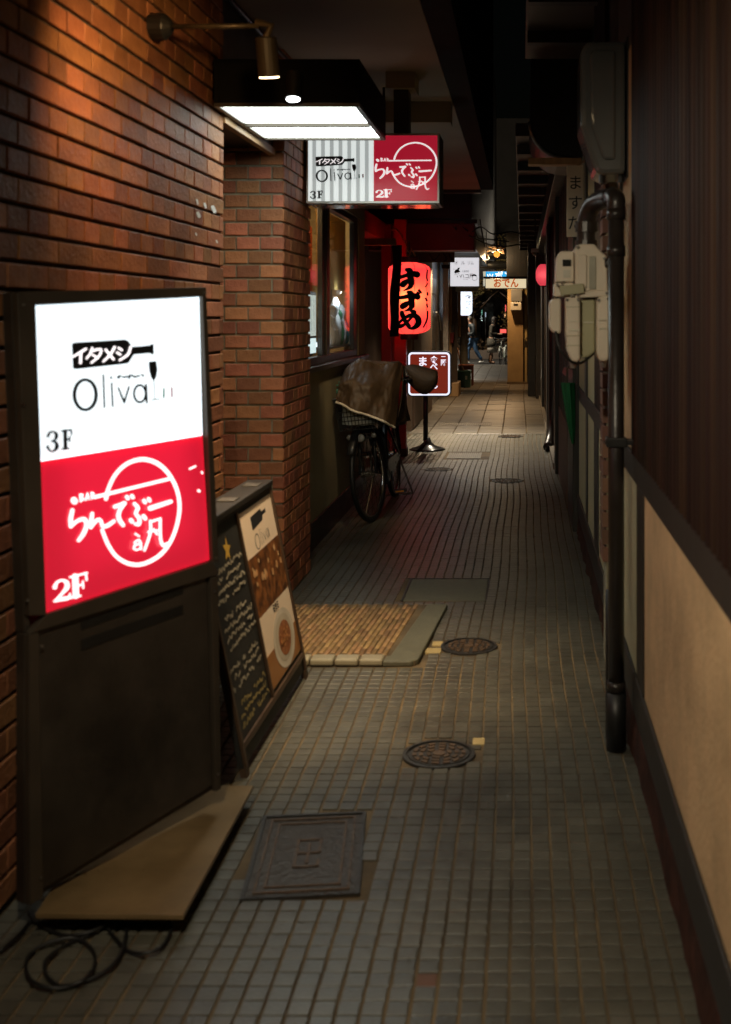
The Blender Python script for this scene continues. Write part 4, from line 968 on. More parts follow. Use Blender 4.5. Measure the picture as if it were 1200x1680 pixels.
# ---------------------------------------------------------------- bicycles
def ring(bm, c, r, tr, n=40, m=8, steer=0):
    bm.tube([(c[0] + math.sin(steer) * r * math.cos(a) * -1, c[1] + math.cos(steer) * r * math.cos(a), c[2] + r * math.sin(a)) for a in [2 * math.pi * i / n for i in range(n)]], tr, m, closed=True)
def bicycle(loc, rz, label, frame_m, basket_m, steer=0, muffs=False, group='bicycles parked in and beyond the alley'):
    """city bicycle; origin under the front hub, front towards -y, rear towards +y"""
    t = thing('bicycle', label, 'bicycle', loc, group, rz); r = .33; wb = 1.08
    for k, (y, sgn) in enumerate(((0, steer), (wb, 0))):
        bm = B(); ring(bm, (0, y, r), r - .016, .017, 44, 8, sgn); w = bm.build('wheel', m_rubber, t, smooth=True)
        bm = B(); ring(bm, (0, y, r), r - .040, .011, 40, 6, sgn); bm.build('rim', m_chrome, w, smooth=True)
        bm = B()
        for i in range(28):
            a = 2 * math.pi * i / 28; s = 1 if i % 2 else -1
            e = Vector((-math.sin(sgn) * (r - .045) * math.cos(a), y + math.cos(sgn) * (r - .045) * math.cos(a), r + (r - .045) * math.sin(a)))
            a2 = a + s * .9; bm.tube([(s * .03, y + .022 * math.cos(a2), r + .022 * math.sin(a2)), e], .002, 4, cap=False)
        bm.build('spokes', m_chrome, w)
        B().tube([(-.05, y, r), (.05, y, r)], .02, 10).build('hub', m_chrome, w)
        bm = B(); n = 18; a0, a1 = (R(-20), R(150)) if k == 0 else (R(0), R(185))
        def ff(u, v):
            a = a0 + (a1 - a0) * v; rr = r + .02 + .008 * math.sin(math.pi * u); x = -.026 + .052 * u
            yy = rr * math.cos(a); return Vector((x * math.cos(sgn) - math.sin(sgn) * yy, y + math.cos(sgn) * yy, r + rr * math.sin(a)))
        bm.grid(ff, 4, n); bm.build('mudguard', frame_m, t, smooth=True, solid=.002)
    fy = .14
    bm = B(); hd = (0, fy + .10, .78)
    for s in (-1, 1): bm.tube([(s * .055, 0, r), (s * .05, fy * .55, .60), (s * .02, fy + .02, .66)], .012, 8)
    bm.build('fork', frame_m, t, smooth=True)
    bm = B()
    bm.tube([(0, fy + .02, .62), (0, fy + .07, .83)], .02, 10)
    bm.tube([(0, fy + .035, .68), (0, .36, .38), (0, .55, .27)], .019, 10)
    bm.tube([(0, .55, .27), (0, .72, .80)], .017, 10)
    for s in (-1, 1):
        bm.tube([(s * .03, .55, .27), (s * .06, wb, r)], .010, 6); bm.tube([(s * .02, .70, .70), (s * .06, wb, r)], .009, 6)
    bm.build('frame', frame_m, t, smooth=True)
    st = B().tube([(0, .72, .78), (0, .735, .90)], .013, 8).build('seat_post', m_chrome, t)
    def sad(u, v):
        y = .60 + .27 * v; w = (.03 + .09 * max(0, v - .25) / .75) ; a = (u - .5) * math.pi
        return Vector((w * math.sin(a), y, .90 + .045 * math.cos(a) + .02 * v))
    B().grid(sad, 8, 8).build('saddle', m_rubber, t, smooth=True, solid=.012)
    # handlebar and grips
    bm = B(); bm.tube([(0, fy + .07, .83), (0, fy + .085, .93)], .013, 8)
    L_ = [(-.29, fy + .32, .94), (-.30, fy + .18, .96), (-.24, fy + .09, .955), (-.1, fy + .07, .94), (.1, fy + .07, .94), (.24, fy + .09, .955), (.30, fy + .18, .96), (.29, fy + .32, .94)]
    bm.tube(smooth_line(L_, 4), .011, 8); bm.build('handlebar', m_chrome, t, smooth=True)
    for s in (-1, 1):
        B().tube([(s * .295, fy + .2, .958), (s * .29, fy + .33, .94)], .017, 8).build('grip', m_rubber, t)
    # chain guard, crank, pedals
    B().prism([(.045, .50, .20), (.045, 1.08, .30), (.045, 1.10, .36), (.045, .55, .36), (.045, .46, .30)], (.015, 0, 0)).build('chain_guard', frame_m, t, bevel=.004)
    bm = B(); bm.tube([(.07, .55, .27), (.085, .48, .13)], .009, 6); bm.tube([(-.07, .55, .27), (-.085, .62, .41)], .009, 6); bm.tube([(-.07, .55, .27), (.07, .55, .27)], .013, 8); bm.build('crank', m_chrome, t)
    for s, y, z in ((1, .48, .13), (-1, .62, .41)):
        pd = B().box(min(s * .09, s * .18), y - .035, z - .012, max(s * .09, s * .18), y + .035, z + .012).build('pedal', m_rubber, t, bevel=.003)
        B().box(min(s * .105, s * .165), y - .038, z - .006, max(s * .105, s * .165), y - .0352, z + .006).build('reflector', M('amber_reflector', (.75, .28, .02), rough=.2, spec=.8), pd)
    # rear rack, stand
    bm = B()
    for s in (-1, 1): bm.tube([(s * .06, .80, .72), (s * .06, 1.25, .73), (s * .06, wb, .40)], .006, 6)
    for y in (.9, 1.0, 1.1, 1.2): bm.tube([(-.06, y, .722), (.06, y, .727)], .005, 6)
    bm.build('rear_rack', m_black, t)
    bm = B()
    for s in (-1, 1): bm.tube([(s * .06, wb - .02, r - .02), (s * .13, wb + .05, .012)], .008, 6)
    bm.tube([(-.13, wb + .05, .01), (.13, wb + .05, .01)], .008, 6); bm.build('stand', m_chrome, t)
    # front basket
    bk = thing_part(t, 'basket'); bm = B(); y0, y1 = -.17, .10; z0, z1 = .66, .88
    cor = lambda k: [(-.135 - .02 * k, y0 - .03 * k), (.135 + .02 * k, y0 - .03 * k), (.135 + .02 * k, y1), (-.135 - .02 * k, y1)]
    for i in range(8):
        k = i / 7; z = z0 + (z1 - z0) * k; bm.tube([(x, y, z) for x, y in cor(k)], .0026 if i < 7 else .006, 4, closed=True)
    for e in range(4):
        for i in range(12):
            f = i / 12; pa, pb = cor(0), cor(1); a, b_ = pa[e], pa[(e + 1) % 4]; c, d = pb[e], pb[(e + 1) % 4]
            bm.tube([(a[0] + (b_[0] - a[0]) * f, a[1] + (b_[1] - a[1]) * f, z0), (c[0] + (d[0] - c[0]) * f, c[1] + (d[1] - c[1]) * f, z1)], .0022, 4, cap=False)
    for i in range(8): bm.tube([(-.135 + .27 * i / 7, y0, z0), (-.135 + .27 * i / 7, y1, z0)], .0022, 4, cap=False)
    me = bm.mesh('wire', basket_m); bk.data = me
    # lamp
    lm = B().lathe([(.028, 0), (.036, -.02), (.034, -.055), (.02, -.062)], (0, -.10, .60), 20, 'y').build('front_lamp', m_chrome, t, smooth=True)
    B().lathe([(.031, -.056), (.024, -.068), (.004, -.073)], (0, -.10, .60), 20, 'y').build('lens', M('lamp_lens', (.55, .52, .45), rough=.1, spec=.9), lm, smooth=True)
    for s in (-1, 1):
        B().lathe([(.014, 0), (.018, -.02), (.008, -.03)], (s * .085, -.105, .607), 14, 'y').build('side_reflector', M('lamp_side', (.5, .48, .42), rough=.15, spec=.9), lm, smooth=True)
    B().box(-.09, -.10, .585, .09, -.08, .60).build('lamp_bracket', m_black, lm)
    return t
def thing_part(parent, name):
    me = bpy.data.meshes.new(name); o = bpy.data.objects.new(name, me); COL.objects.link(o); o.parent = parent; return o
BX, BY = -1.035, 7.82
bike = bicycle((BX, BY, 0), R(-2), 'dark city bicycle under a brown cover, leaning by the shop window', M('bike_black', (.02, .02, .022), rough=.3), M('basket_dark', (.07, .07, .066), (.05, .05, .047), rough=.4), steer=R(-10))
bike.rotation_euler = (0, R(-5.5), R(-2))
pk_ = thing('basket_bag', 'pale plastic bag inside the covered bicycle basket', 'bag', (BX - .08, BY - .07, .7)); q = rel(pk_)
q().grid(lambda u, v: Vector((BX - .08 + (.115 + .01 * math.sin(u * 25)) * math.cos(6.283 * u), BY - .07 + .10 * math.sin(6.283 * u), .685 + .13 * v)), 30, 6).build('bag', M('pale_bag', (.8, .84, .8), (.65, .7, .66), rough=.4), pk_, smooth=True)
# hand covers and the rain cover
def wb_(x, y, z): return Vector((BX, BY, 0)) + Matrix.Rotation(R(-5), 3, 'Z') @ Vector((x, y, z))
cv = thing('rain_cover', 'brown nylon cover with pale cord hem over the bicycle basket and handlebar', 'cover', (BX, BY, 1)); q = rel(cv)
PC = lambda x_, y_, Y_: P(x_, y_, Y_ - .28)
TOP = [PC(566, 606, 8.05), PC(590, 589, 8.1), PC(625, 598, 8.2), PC(655, 592, 8.3), PC(662, 600, 8.35)]
BOTL = [PC(553, 658, 7.86), PC(575, 670, 7.82), PC(605, 680, 7.82), PC(630, 690, 7.86), PC(650, 700, 7.98)]
def lerp_list(L, u):
    k = u * (len(L) - 1); i = min(int(k), len(L) - 2); return L[i].lerp(L[i + 1], k - i)
def cfn(u, v):
    a, b_ = lerp_list(TOP, u), lerp_list(BOTL, u); p = a.lerp(b_, v)
    p.y -= .16 * math.sin(math.pi * min(1, v * 1.0)) * .6 * math.sin(math.pi * (.1 + .8 * u))
    p.y -= .05 * math.exp(-((v - .42) / .16) ** 2)
    p += Vector((0, -1, 0)) * (.030 * abs(math.sin(u * 8 + v * 2.5 + 1.2 * mnoise.noise(p * 3))) * (.3 + v) + .022 * math.sin(u * 13 + v * 3) * v + .018 * math.sin(u * 21 - v * 5) * (1 - v) + .02 * mnoise.noise(p * 7))
    p.y -= .016 * abs(mnoise.noise(Vector((u * 9, v * 3.5, 4.2)))) + .010 * mnoise.noise(Vector((u * 22, v * 9, 1.7)))
    p.z += .012 * mnoise.noise(p * 6 + Vector((3, 1, 2))); return p
q().grid(cfn, 56, 36).build('front_sheet', m_cloth, cv, smooth=True, solid=.003)
BACKT = [PC(575, 604, 8.6), PC(605, 592, 8.65), PC(640, 594, 8.7), PC(664, 600, 8.7)]
q().grid(lambda u, v: lerp_list(TOP, u).lerp(lerp_list(BACKT, u), v) + Vector((0, 0, .015 * mnoise.noise(Vector((u * 4, v * 4, 2))))), 16, 8).build('top_sheet', m_cloth, cv, smooth=True, solid=.003)
def sfn(u, v):
    a = TOP[-1].lerp(BACKT[-1], u); b_ = PC(652, 700, 8.0).lerp(PC(672, 690, 8.75), u); p = a.lerp(b_, v)
    p.x += .02 * math.sin(u * 9 + v * 4) * v; return p
q().grid(sfn, 12, 14).build('side_sheet', m_cloth, cv, smooth=True, solid=.003)
q().tube([cfn(i / 40, 1) + Vector((0, -.007, 0)) for i in range(41)], .0085, 6).build('hem_cord', M('pale_cord', (.95, .85, .68), rough=.6), cv, smooth=True)
hc = thing('handlebar_mitt', 'brown padded handlebar mitt in front of the small lit sign', 'mitt', P(690, 620, 8.35)); q = rel(hc)
prof = [(664, 600, 622, .035), (672, 597, 630, .05), (682, 597, 642, .065), (694, 600, 649, .075), (706, 604, 647, .08), (717.5, 607, 632, .08), (718.5, 609, 628, .06)]
mv, mf = [], []
n_m = 16
for i, (px, ya, yb, d) in enumerate(prof):
    for k in range(n_m):
        a = 2 * math.pi * k / n_m; c0 = P(px, (ya + yb) / 2, 8.35); h = (yb - ya) / 2 * 8.35 / F
        mv.append((c0.x, c0.y + d * math.sin(a), c0.z + h * math.cos(a)))
for i in range(len(prof) - 1):
    for k in range(n_m): mf.append((i * n_m + k, i * n_m + (k + 1) % n_m, (i + 1) * n_m + (k + 1) % n_m, (i + 1) * n_m + k))
mf += [tuple(range(n_m)), tuple((len(prof) - 1) * n_m + k for k in range(n_m))]
m_mitt = M('dark_brown_quilt', (.085, .05, .026), (.055, .033, .018), rough=.6, scale=12, bump=.3)
q().add(mv, mf).build('shell', m_mitt, hc, smooth=True, sub=1)
q().tube([P(664, 606, 8.22), P(668, 616, 8.2), P(667, 628, 8.22)], .014, 8).build('cuff', M('grey_trim', (.12, .12, .13), rough=.3), hc, smooth=True)
kc = thing('charm', 'small green figure charm hanging on the bicycle cover', 'charm', P(557, 637, 7.8)); q = rel(kc)
mg = M('mint_rubber', (.10, .33, .25), rough=.5)
q().tube([P(558.5, 626, 7.8), P(558, 632, 7.8), P(556.5, 638, 7.8)], [.011, .012, .011], 8).tube([P(557, 633, 7.8), P(552, 632, 7.8)], .005, 6).tube([P(556, 637, 7.8), P(552.5, 641, 7.8), P(554, 646, 7.8)], .006, 6).tube([P(557, 637, 7.8), P(560.5, 641, 7.8), P(561, 646, 7.8)], .006, 6).build('figure', mg, kc, smooth=True)

# ---------------------------------------------------------------- right-hand timber building
RX = .372
rw = thing('timber_wall', 'timber and plaster wall with dark rail and brown battens along the right side', 'wall', (RX, 4, 0)); q = rel(rw)
q().box(RX + .012, -1.5, -.3, RX + .2, 9.2, 5).build('core', m_dark, rw)
q().box(RX - .008, -1, .885, RX + .0115, 7.4, .97).build('rail', m_timber, rw, bevel=.003)
q().box(RX - .010, -1, .135, RX + .0115, 7.4, .262).build('skirting', m_timber, rw, bevel=.004)
m_redb = M('red_brick_base', (.085, .032, .02), (.035, .016, .012), rough=.85, spec=.2, dirt=.5, dscale=6, scale=12, bump=.5, bscale=30)
def basefn(u, v):
    y = -1 + 8.4 * u; return Vector((RX - .004 - .010 * mnoise.noise(Vector((y * 3, v, 0))) - .018 * (1 - v) * (.5 + mnoise.noise(Vector((y * 6, 3, v)))), y, -.02 + v * .154))
q().grid(basefn, 120, 3).build('brick_base', m_redb, rw, smooth=True)
# lower plaster panels and stiles
q().box(RX, -1, .263, RX + .0115, 3.42, .884).build('plaster_panel', m_beige, rw)
for y0, y1, mm in ((3.60, 4.66, m_beige2), (4.72, 5.45, m_beige2), (5.75, 6.35, m_beige2), (6.50, 7.35, m_beige2)):
    q().box(RX, y0, .263, RX + .0115, y1, .884).build('plaster_panel', mm, rw)
for y0, y1 in ((3.421, 3.599), (5.451, 5.749), (6.351, 6.499), (4.661, 4.719)):
    q().box(RX - .006, y0, .263, RX + .0115, y1, .884).build('stile', m_timber, rw, bevel=.003)
q().box(RX, 3.76, .971, RX + .0115, 4.35, 2.35).build('plaster_panel', m_beige, rw)
q().box(RX, 3.76, 2.351, RX + .0115, 4.35, 4.4).build('plaster_panel', M('dark_plaster', (.06, .05, .04)), rw)
for k in range(60):
    y = 3.70 - k * .062
    if y < .9: break
    bm = q(); w = .030; pts = []
    prof_ = [(RX + .0115, y - w), (RX - .004, y - w), (RX - .010, y - w * .6), (RX - .013, y), (RX - .010, y + w * .6), (RX - .004, y + w), (RX + .0115, y + w)]
    bm.prism([(a, b_, .971) for a, b_ in prof_], (0, 0, 3.4)); bm.build('batten', m_batten, rw)
for k in range(14):
    y = 5.0 + k * .052
    q().box(RX - .006, y, .971, RX + .0115, y + .04, 3.2).build('batten', m_batten, rw, bevel=.004)
q().box(RX, 5.76, .971, RX + .0115, 6.35, 2.4).build('plaster_panel', m_beige2, rw)
q().box(RX, 6.5, .971, RX + .0115, 7.35, 2.4).build('plaster_panel', m_dplaster, rw)
for y0, y1 in ((6.351, 6.499), (7.351, 7.42)):
    q().box(RX - .012, y0, .971, RX + .0115, y1, 3.2).build('stile', m_timber, rw, bevel=.003)
bpz = thing('brick_pilaster', 'narrow strip of brick edges showing behind the dark gas pipe', 'pilaster', (RX, 4.62, 0)); q = rel(bpz)
q().box(RX - .03, 4.56, 0, RX + .011, 4.72, .96).box(RX - .03, 4.56, .961, RX + .011, 4.72, 2.3).build('mortar', m_mort2, bpz)
bme = B().box(-.012, -.085, -.029, .012, .085, .029).mesh('brick', M('dull_brick', (.20, .10, .07), (.12, .06, .04), vary=.4, rough=.7))
for k in range(6, 30):
    o = bpy.data.objects.new('brick', bme); COL.objects.link(o); o.parent = bpz; o.location = (-.034, .02, .04 + .07 * k); o.rotation_euler = (0, 0, rnd.gauss(0, .01))

# timber post and far right shop fronts
tp = thing('timber_post', 'thick black timber post at the end of the plaster panels', 'post', (.38, 8, 0)); q = rel(tp)
q().box(.335, 7.45, 0, .46, 8.30, 3.0).build('post', m_timber, tp, bevel=.006)
fs2_ = thing('lattice_shopfront', 'dark lattice shop front running along the far right side', 'shop front', (.36, 14, 0)); q = rel(fs2_)
q().box(.42, 8.31, -.3, .6, 22.8, 5).build('back_wall', m_dwood, fs2_)
q().box(.33, 8.31, 0, .419, 10.2, .62).build('plinth', M('brown_panel', (.16, .09, .055), (.11, .06, .04), rough=.6), fs2_, bevel=.004)
for k in range(44):
    y = 8.5 + k * .2 ; 
    if y > 17: break
    q().box(.335, y, .63 if y < 10.2 else .0, .415, y + .06, 2.5).build('lattice_bar', m_dwood if k % 3 else m_timber, fs2_, bevel=.003)
q().box(.30, 10.2, 0, .42, 10.5, 2.6).build('post', m_timber, fs2_, bevel=.004)
q().box(.29, 13.2, 0, .42, 13.5, 2.6).build('post', m_timber, fs2_, bevel=.004)
q().box(.25, 8.31, 2.51, .6, 22.8, 2.75).build('lintel', m_dark, fs2_, bevel=.004)
q().box(.29, 10.5, -.004, .419, 22.8, .06).build('kerb', M('pale_kerb', (.18, .15, .11), rough=.7), fs2_, bevel=.003)
q().box(.30, 17.1, .05, .41, 17.6, 2.0).build('sliding_door', M('grey_door', (.10, .105, .105), rough=.35, metal=.5), fs2_, bevel=.003)
q().box(.305, 17.7, .05, .41, 18.6, 2.0).build('sliding_door', m_dark, fs2_, bevel=.003)
bl = thing('roller_box', 'tall black cabinet standing out at the far right before the pillar', 'cabinet', (.2, 20.2, 0)); q = rel(bl)
q().box(.105, 20.2, 0, .24, 20.7, 2.9).build('body', m_black, bl, bevel=.006)
q().box(.241, 19.6, 0, .40, 20.19, 2.9).build('side_panel', m_dark, bl, bevel=.006)
pdk = thing('drain_pipe', 'curved dark downpipe ending at the floor on the right', 'pipe', (.30, 12, 0)); q = rel(pdk)
q().tube(smooth_line([(.335, 12.2, 2.5), (.335, 12.2, .9), (.33, 12.2, .4), (.31, 12.1, .16), (.27, 11.9, .04)], 4), .05, 10).build('pipe', m_pipe, pdk, smooth=True)

# green umbrella and small hood
gu = thing('folded_umbrella', 'folded green umbrella hanging by the dark timber post', 'umbrella', P(932, 628, 8.2)); q = rel(gu)
A0, A1 = P(931, 628, 7.42), P(940, 728, 7.42)
def ufn(u, v):
    p = A0.lerp(A1, v); a = 2 * math.pi * u; r = (.034 * (1 - v) ** .7 + .006) * (1 + .28 * math.cos(5 * a)); return p + Vector((r * math.cos(a), r * math.sin(a), 0))
q().grid(ufn, 30, 12).build('canopy', m_greencl, gu, smooth=True)
q().tube([A0, A0 + Vector((0, 0, .09)), A0 + Vector((.02, 0, .12)), A0 + Vector((.04, 0, .09))], .007, 6).build('handle', m_dwood, gu)
hd_ = thing('vent_hood', 'small grey sheet metal vent hood on the right wall', 'vent', P(930, 610, 7.9)); q = rel(hd_)
q().hexa([P(922, 612, 8.0), P(938, 624, 7.5), P(946, 624, 7.5), P(946, 612, 8.0)], [P(926, 602, 8.0), P(942, 608, 7.5), P(948, 608, 7.5), P(948, 602, 8.0)]).build('hood', m_steel, hd_, bevel=.003)

# gas pipe
gpz = thing('gas_pipe', 'tall dark brown gas pipe standing against the right wall', 'pipe', (.309, 3.70, 0)); q = rel(gpz)
gx, gy = .309, 3.70
q().tube([(gx, gy, 0), (gx, gy, 1.76)], .0265, 20).build('riser', m_pipe, gpz, smooth=True)
q().tube([(gx, gy, 0), (gx, gy, .19)], .033, 20).build('rubber_sleeve', m_rubber, gpz, smooth=True)
for z in (.19, 1.62, 1.74):
    q().tube([(gx, gy, z), (gx, gy, z + .035)], .031, 20).build('collar', m_pipe, gpz, smooth=True)
q().tube(smooth_line([(gx, gy, 1.775), (gx, gy, 1.802), (gx - .004, gy + .02, 1.818), (gx - .010, gy + .06, 1.82)], 4), .031, 16).build('elbow', m_pipe, gpz, smooth=True)
q().tube(smooth_line([(gx - .01, gy + .06, 1.82), (gx - .035, gy + .16, 1.822), (gx - .060, gy + .235, 1.812), (gx - .078, gy + .27, 1.775), (gx - .082, gy + .28, 1.72), (gx - .082, gy + .28, 1.655)], 5), .033, 16).build('branch', m_pipe, gpz, smooth=True)
for a in ((gx - .082, gy + .28, 1.655), (gx - .082, gy + .28, 1.72)):
    q().tube([a, (a[0], a[1], a[2] + .035)], .040, 16).build('union_nut', m_pipe, gpz)
q().box(gx - .034, gy - .034, 1.003, RX + .0, gy - .010, 1.018).box(gx - .034, gy + .01, 1.003, RX, gy + .034, 1.018).build('clip', m_black, gpz, bevel=.002)
q().box(gx - .034, gy - .035, .995, gx + .034, gy + .035, 1.026).build('clip_band', m_black, gpz, bevel=.004)
q().tube([(gx - .012, gy + .10, .0), (gx - .012, gy + .10, .50)], .016, 12).build('side_conduit', m_rubber, gpz, smooth=True)
q().tube([(gx, gy + .06, 1.60), (gx - .03, gy + .07, 1.60)], .016, 10).build('valve', m_pipe, gpz)
# gas meter
gm_ = thing('gas_meter', 'cream cast gas meter hung on the right wall by the dark pipe', 'gas meter', (.22, 3.95, 1.4)); q = rel(gm_)
YM = 3.90
def gpoly(pts, y0, dy, name, mat, bev=.006):
    return q().prism([P(x, y, YM) + Vector((0, y0, 0)) for x, y in pts], (0, dy, 0)).build(name, mat, gm_, bevel=bev)
gpoly([(915, 418), (921, 411), (943, 411), (943, 462), (912, 462)], .03, .16, 'upper_case', m_cream)
gpoly([(944, 405), (950, 400), (976, 400), (984, 410), (996, 420), (998, 478), (944, 478)], .0, .22, 'index_case', m_cream)
gpoly([(948, 418), (963, 418), (963, 472), (948, 472)], -.010, .012, 'index_rib', m_cream, .003)
gpoly([(967, 420), (978, 420), (978, 474), (967, 474)], -.008, .010, 'index_window', M('index_glass', (.48, .47, .38), rough=.12), .002)
gpoly([(910, 463), (943, 463), (943, 486), (910, 486)], .04, .14, 'flange', m_cream, .006)
gpoly([(918, 469), (958, 465), (959, 481), (920, 485)], -.022, .014, 'name_plate', m_creamd, .003)
gpoly([(944, 479), (999, 476), (999, 486), (944, 489)], -.004, .21, 'waist', m_cream, .004)
gpoly([(902, 496), (906, 490), (921, 489), (921, 546), (913, 548), (905, 543), (902, 536)], .0, .14, 'side_case', m_cream, .012)
gpoly([(928, 487), (952, 489), (952, 588), (948, 594), (938, 592), (931, 575), (928, 545)], -.014, .10, 'lower_case', m_cream, .010)
gpoly([(953, 490), (978, 490), (978, 578), (968, 586), (958, 588), (953, 582)], .03, .15, 'body', m_creamd, .008)
gpoly([(979, 488), (1001, 484), (1001, 586), (994, 594), (984, 592), (979, 580)], -.010, .12, 'lower_case', m_cream, .010)
for px, y in ((941, 594), (991, 593)):
    c0 = P(px, y, YM); q().tube([(c0.x, c0.y + .035, c0.z + .005), (c0.x, c0.y + .035, c0.z - .022)], [.014, .009], 10).build('drain_plug', m_alu, gm_)
m_strip = M('pale_tape', (.75, .72, .58), rough=.3)
for (a, b_, y, w) in ((935, 952, 526, 1.5), (935, 952, 540, 2.5), (959, 975, 528, 1.5), (982, 998, 524, 1.2), (982, 998, 537, 1.8)):
    gpoly([(a, y), (b_, y), (b_, y + w), (a, y + w)], -.018 if a != 959 else .026, .003, 'marking_strip', m_strip, 0)
q().tube([P(922, 466, YM) + Vector((0, -.03, 0)), P(926, 463, YM) + Vector((0, -.02, 0))], .006, 8).build('seal_screw', m_alu, gm_)
gpoly([(924, 425), (938, 425), (938, 436), (924, 436)], .024, .008, 'register_window', M('register_glass', (.03, .03, .028), rough=.1), .001)
gpoly([(925, 442), (937, 442), (937, 455), (925, 455)], .026, .006, 'paper_label', M('paper_label', (.62, .6, .5), rough=.6), 0)
for px, py in ((915, 466), (938, 484), (948, 483), (996, 481), (947, 404), (992, 424), (931, 492), (949, 492), (982, 492), (998, 490)):
    c0 = P(px, py, YM); q().tube([(c0.x, c0.y - .020, c0.z), (c0.x, c0.y + .02, c0.z)], .0055, 6).build('bolt', m_steel, gm_)
for y in (503, 550, 566): gpoly([(929, y), (952, y), (952, y + 1), (929, y + 1)], -.0165, .004, 'seam', m_creamd, 0)
c0 = P(912, 520, YM); q().tube(smooth_line([(c0.x, c0.y - .004, c0.z - .05), (c0.x + .02, c0.y - .02, c0.z - .12), (c0.x + .09, c0.y + .02, c0.z - .16), (c0.x + .20, c0.y + .12, c0.z - .06)], 5), .005, 6).build('signal_cable', m_rubber, gm_, smooth=True)
# gas meter bracket to wall
q().box(P(960, 0, YM).x, YM + .20, 1.45, RX, YM + .24, 1.50).build('wall_bracket', m_dark, gm_)

# electric meter box
em = thing('electric_meter_box', 'smoky grey plastic meter box high on the right wall', 'meter box', (.33, 4, 2.1)); q = rel(em)
YE = 3.95
def epoly(pts, y0, dy, name, mat, bev): return q().prism([P(x, y, YE) + Vector((0, y0, 0)) for x, y in pts], (0, dy, 0)).build(name, mat, em, bevel=bev)
epoly([(953, 80), (962, 66), (1028, 66), (1028, 284), (990, 286), (978, 282), (957, 218), (953, 205)], .0, .26, 'cover', m_pvc, .022)
epoly([(968, 90), (974, 82), (1010, 82), (1010, 262), (990, 262), (970, 205)], -.014, .02, 'front_dome', m_pvc, .012)
epoly([(1029, 60), (1036, 60), (1036, 290), (1029, 290)], -.01, .28, 'back_plate', m_black, .004)
for x, y in ((990, 284), (1022, 282)):
    c0 = P(x, y, YE); q().tube([(c0.x, c0.y + .05, c0.z), (c0.x, c0.y + .05, c0.z - .03)], .012, 8).build('cable_gland', m_black, em)
q().tube([(c0.x, c0.y + .05, c0.z - .03), (c0.x + .005, c0.y + .2, c0.z - .35)], .007, 6).build('cable', m_black, em)

# small hanging name board
vs3 = thing('name_board', 'narrow white vertical name board with black writing above the gas meter', 'sign', P(944, 388, 6.5)); q = rel(vs3)
a, b_ = P(930.5, 388, 6.5), P(957, 271, 6.5)
q().box(a.x, 6.5, a.z, b_.x, 6.53, b_.z).build('board', M('aged_white_board', (.80, .72, .60), (.68, .60, .48), rough=.55, scale=8), vs3, bevel=.002)
q().tube([(a.x + .06, 6.515, b_.z), (RX, 6.515, b_.z + .04)], .006, 6).build('hanger', m_wood, vs3)
fv = FRONT(a.x, 6.499, a.z); w_ = (b_.x - a.x)
for ch, py in (('ま', 301), ('す', 334), ('だ', 367)):
    text(ch, fv, w_ * .52, (388 - py) * 6.5 / F, .088, m_ink, vs3, bold=.0006)

# duct with rounded lower end, batten
dk = thing('exhaust_duct', 'big dark exhaust duct with rounded lower end high on the right', 'duct', P(910, 170, 7.2)); q = rel(dk)
def dprof():
    out = [(957, 60), (872, 60), (870, 200)]
    for k in range(1, 8):
        t = k / 8 * math.pi / 2; out.append((870 + 58 * (1 - math.cos(t)), 200 + 58 * math.sin(t)))
    return out + [(957, 262)]
q().prism([P(x, y, 7.2) for x, y in dprof()], (0, .9, 0)).build('body', M('sooty_metal', (.045, .04, .035), (.03, .026, .022), rough=.45, metal=.4), dk)
rim_ = dprof()[2:]
q().tube([P(x, y, 7.19) for x, y in rim_], .014, 8).build('rim', m_steel, dk, smooth=True)
q().box(P(867, 0, 7.15).x, 7.05, P(0, 273, 7.15).z, RX, 7.15, P(0, 262, 7.15).z).build('wooden_batten', m_wood, dk, bevel=.003)
# right-hand eaves, upper walls that close the alley overhead
ev = thing('upper_storey', 'dark upper storey with projecting eaves above the right wall', 'building', (.6, 10, 2.8)); q = rel(ev)
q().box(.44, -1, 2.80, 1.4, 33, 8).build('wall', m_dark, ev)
q().box(.02, 4.4, 3.0, .45, 6.9, 3.08).build('eave_board', m_dwood, ev, bevel=.004)
q().box(-.05, 8.6, 2.80, .45, 23, 2.9).build('eave_board', m_dwood, ev, bevel=.004)
for y in (4.6, 5.4, 6.2): q().box(.03, y, 2.93, .45, y + .07, 2.995).build('rafter', m_timber, ev)
for y in range(9, 23): q().box(-.04, y, 2.72, .45, y + .08, 2.795).build('rafter', m_timber, ev)
uw = thing('upper_storey', 'dark upper storey above the red awning on the left', 'building', (-1.2, 15, 2.8)); q = rel(uw)
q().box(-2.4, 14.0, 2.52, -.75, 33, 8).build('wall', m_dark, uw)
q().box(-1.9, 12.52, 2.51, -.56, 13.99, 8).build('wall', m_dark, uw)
wl2 = thing('added_wall_lamp', 'bracket lamp on the left wall behind the dark fascia board', 'lamp', (-1.38, 17.4, 2.33)); q = rel(wl2)  # added light source, kept out of sight, for far floor and door posts
q().tube([(-1.45, 17.4, 2.36), (-1.22, 17.4, 2.36)], .012, 8).build('arm', m_black, wl2)
q().lathe([(.02, .04), (.07, .0), (.075, -.02)], (-1.2, 17.4, 2.34), 20, cap=False).build('shade', m_dark, wl2, solid=.003)
q().lathe([(.01, .03), (.03, 0), (.028, -.02), (.004, -.035)], (-1.2, 17.4, 2.335), 14).build('bulb', m_bulb, wl2, smooth=True)
light('glow', 'SPOT', (-1.2, 17.4, 2.26), 170, (1, .72, .42), wl2, aim=(-.7, 17.4, 0), spot_size=R(150), spot_blend=.5, shadow_soft_size=.03)

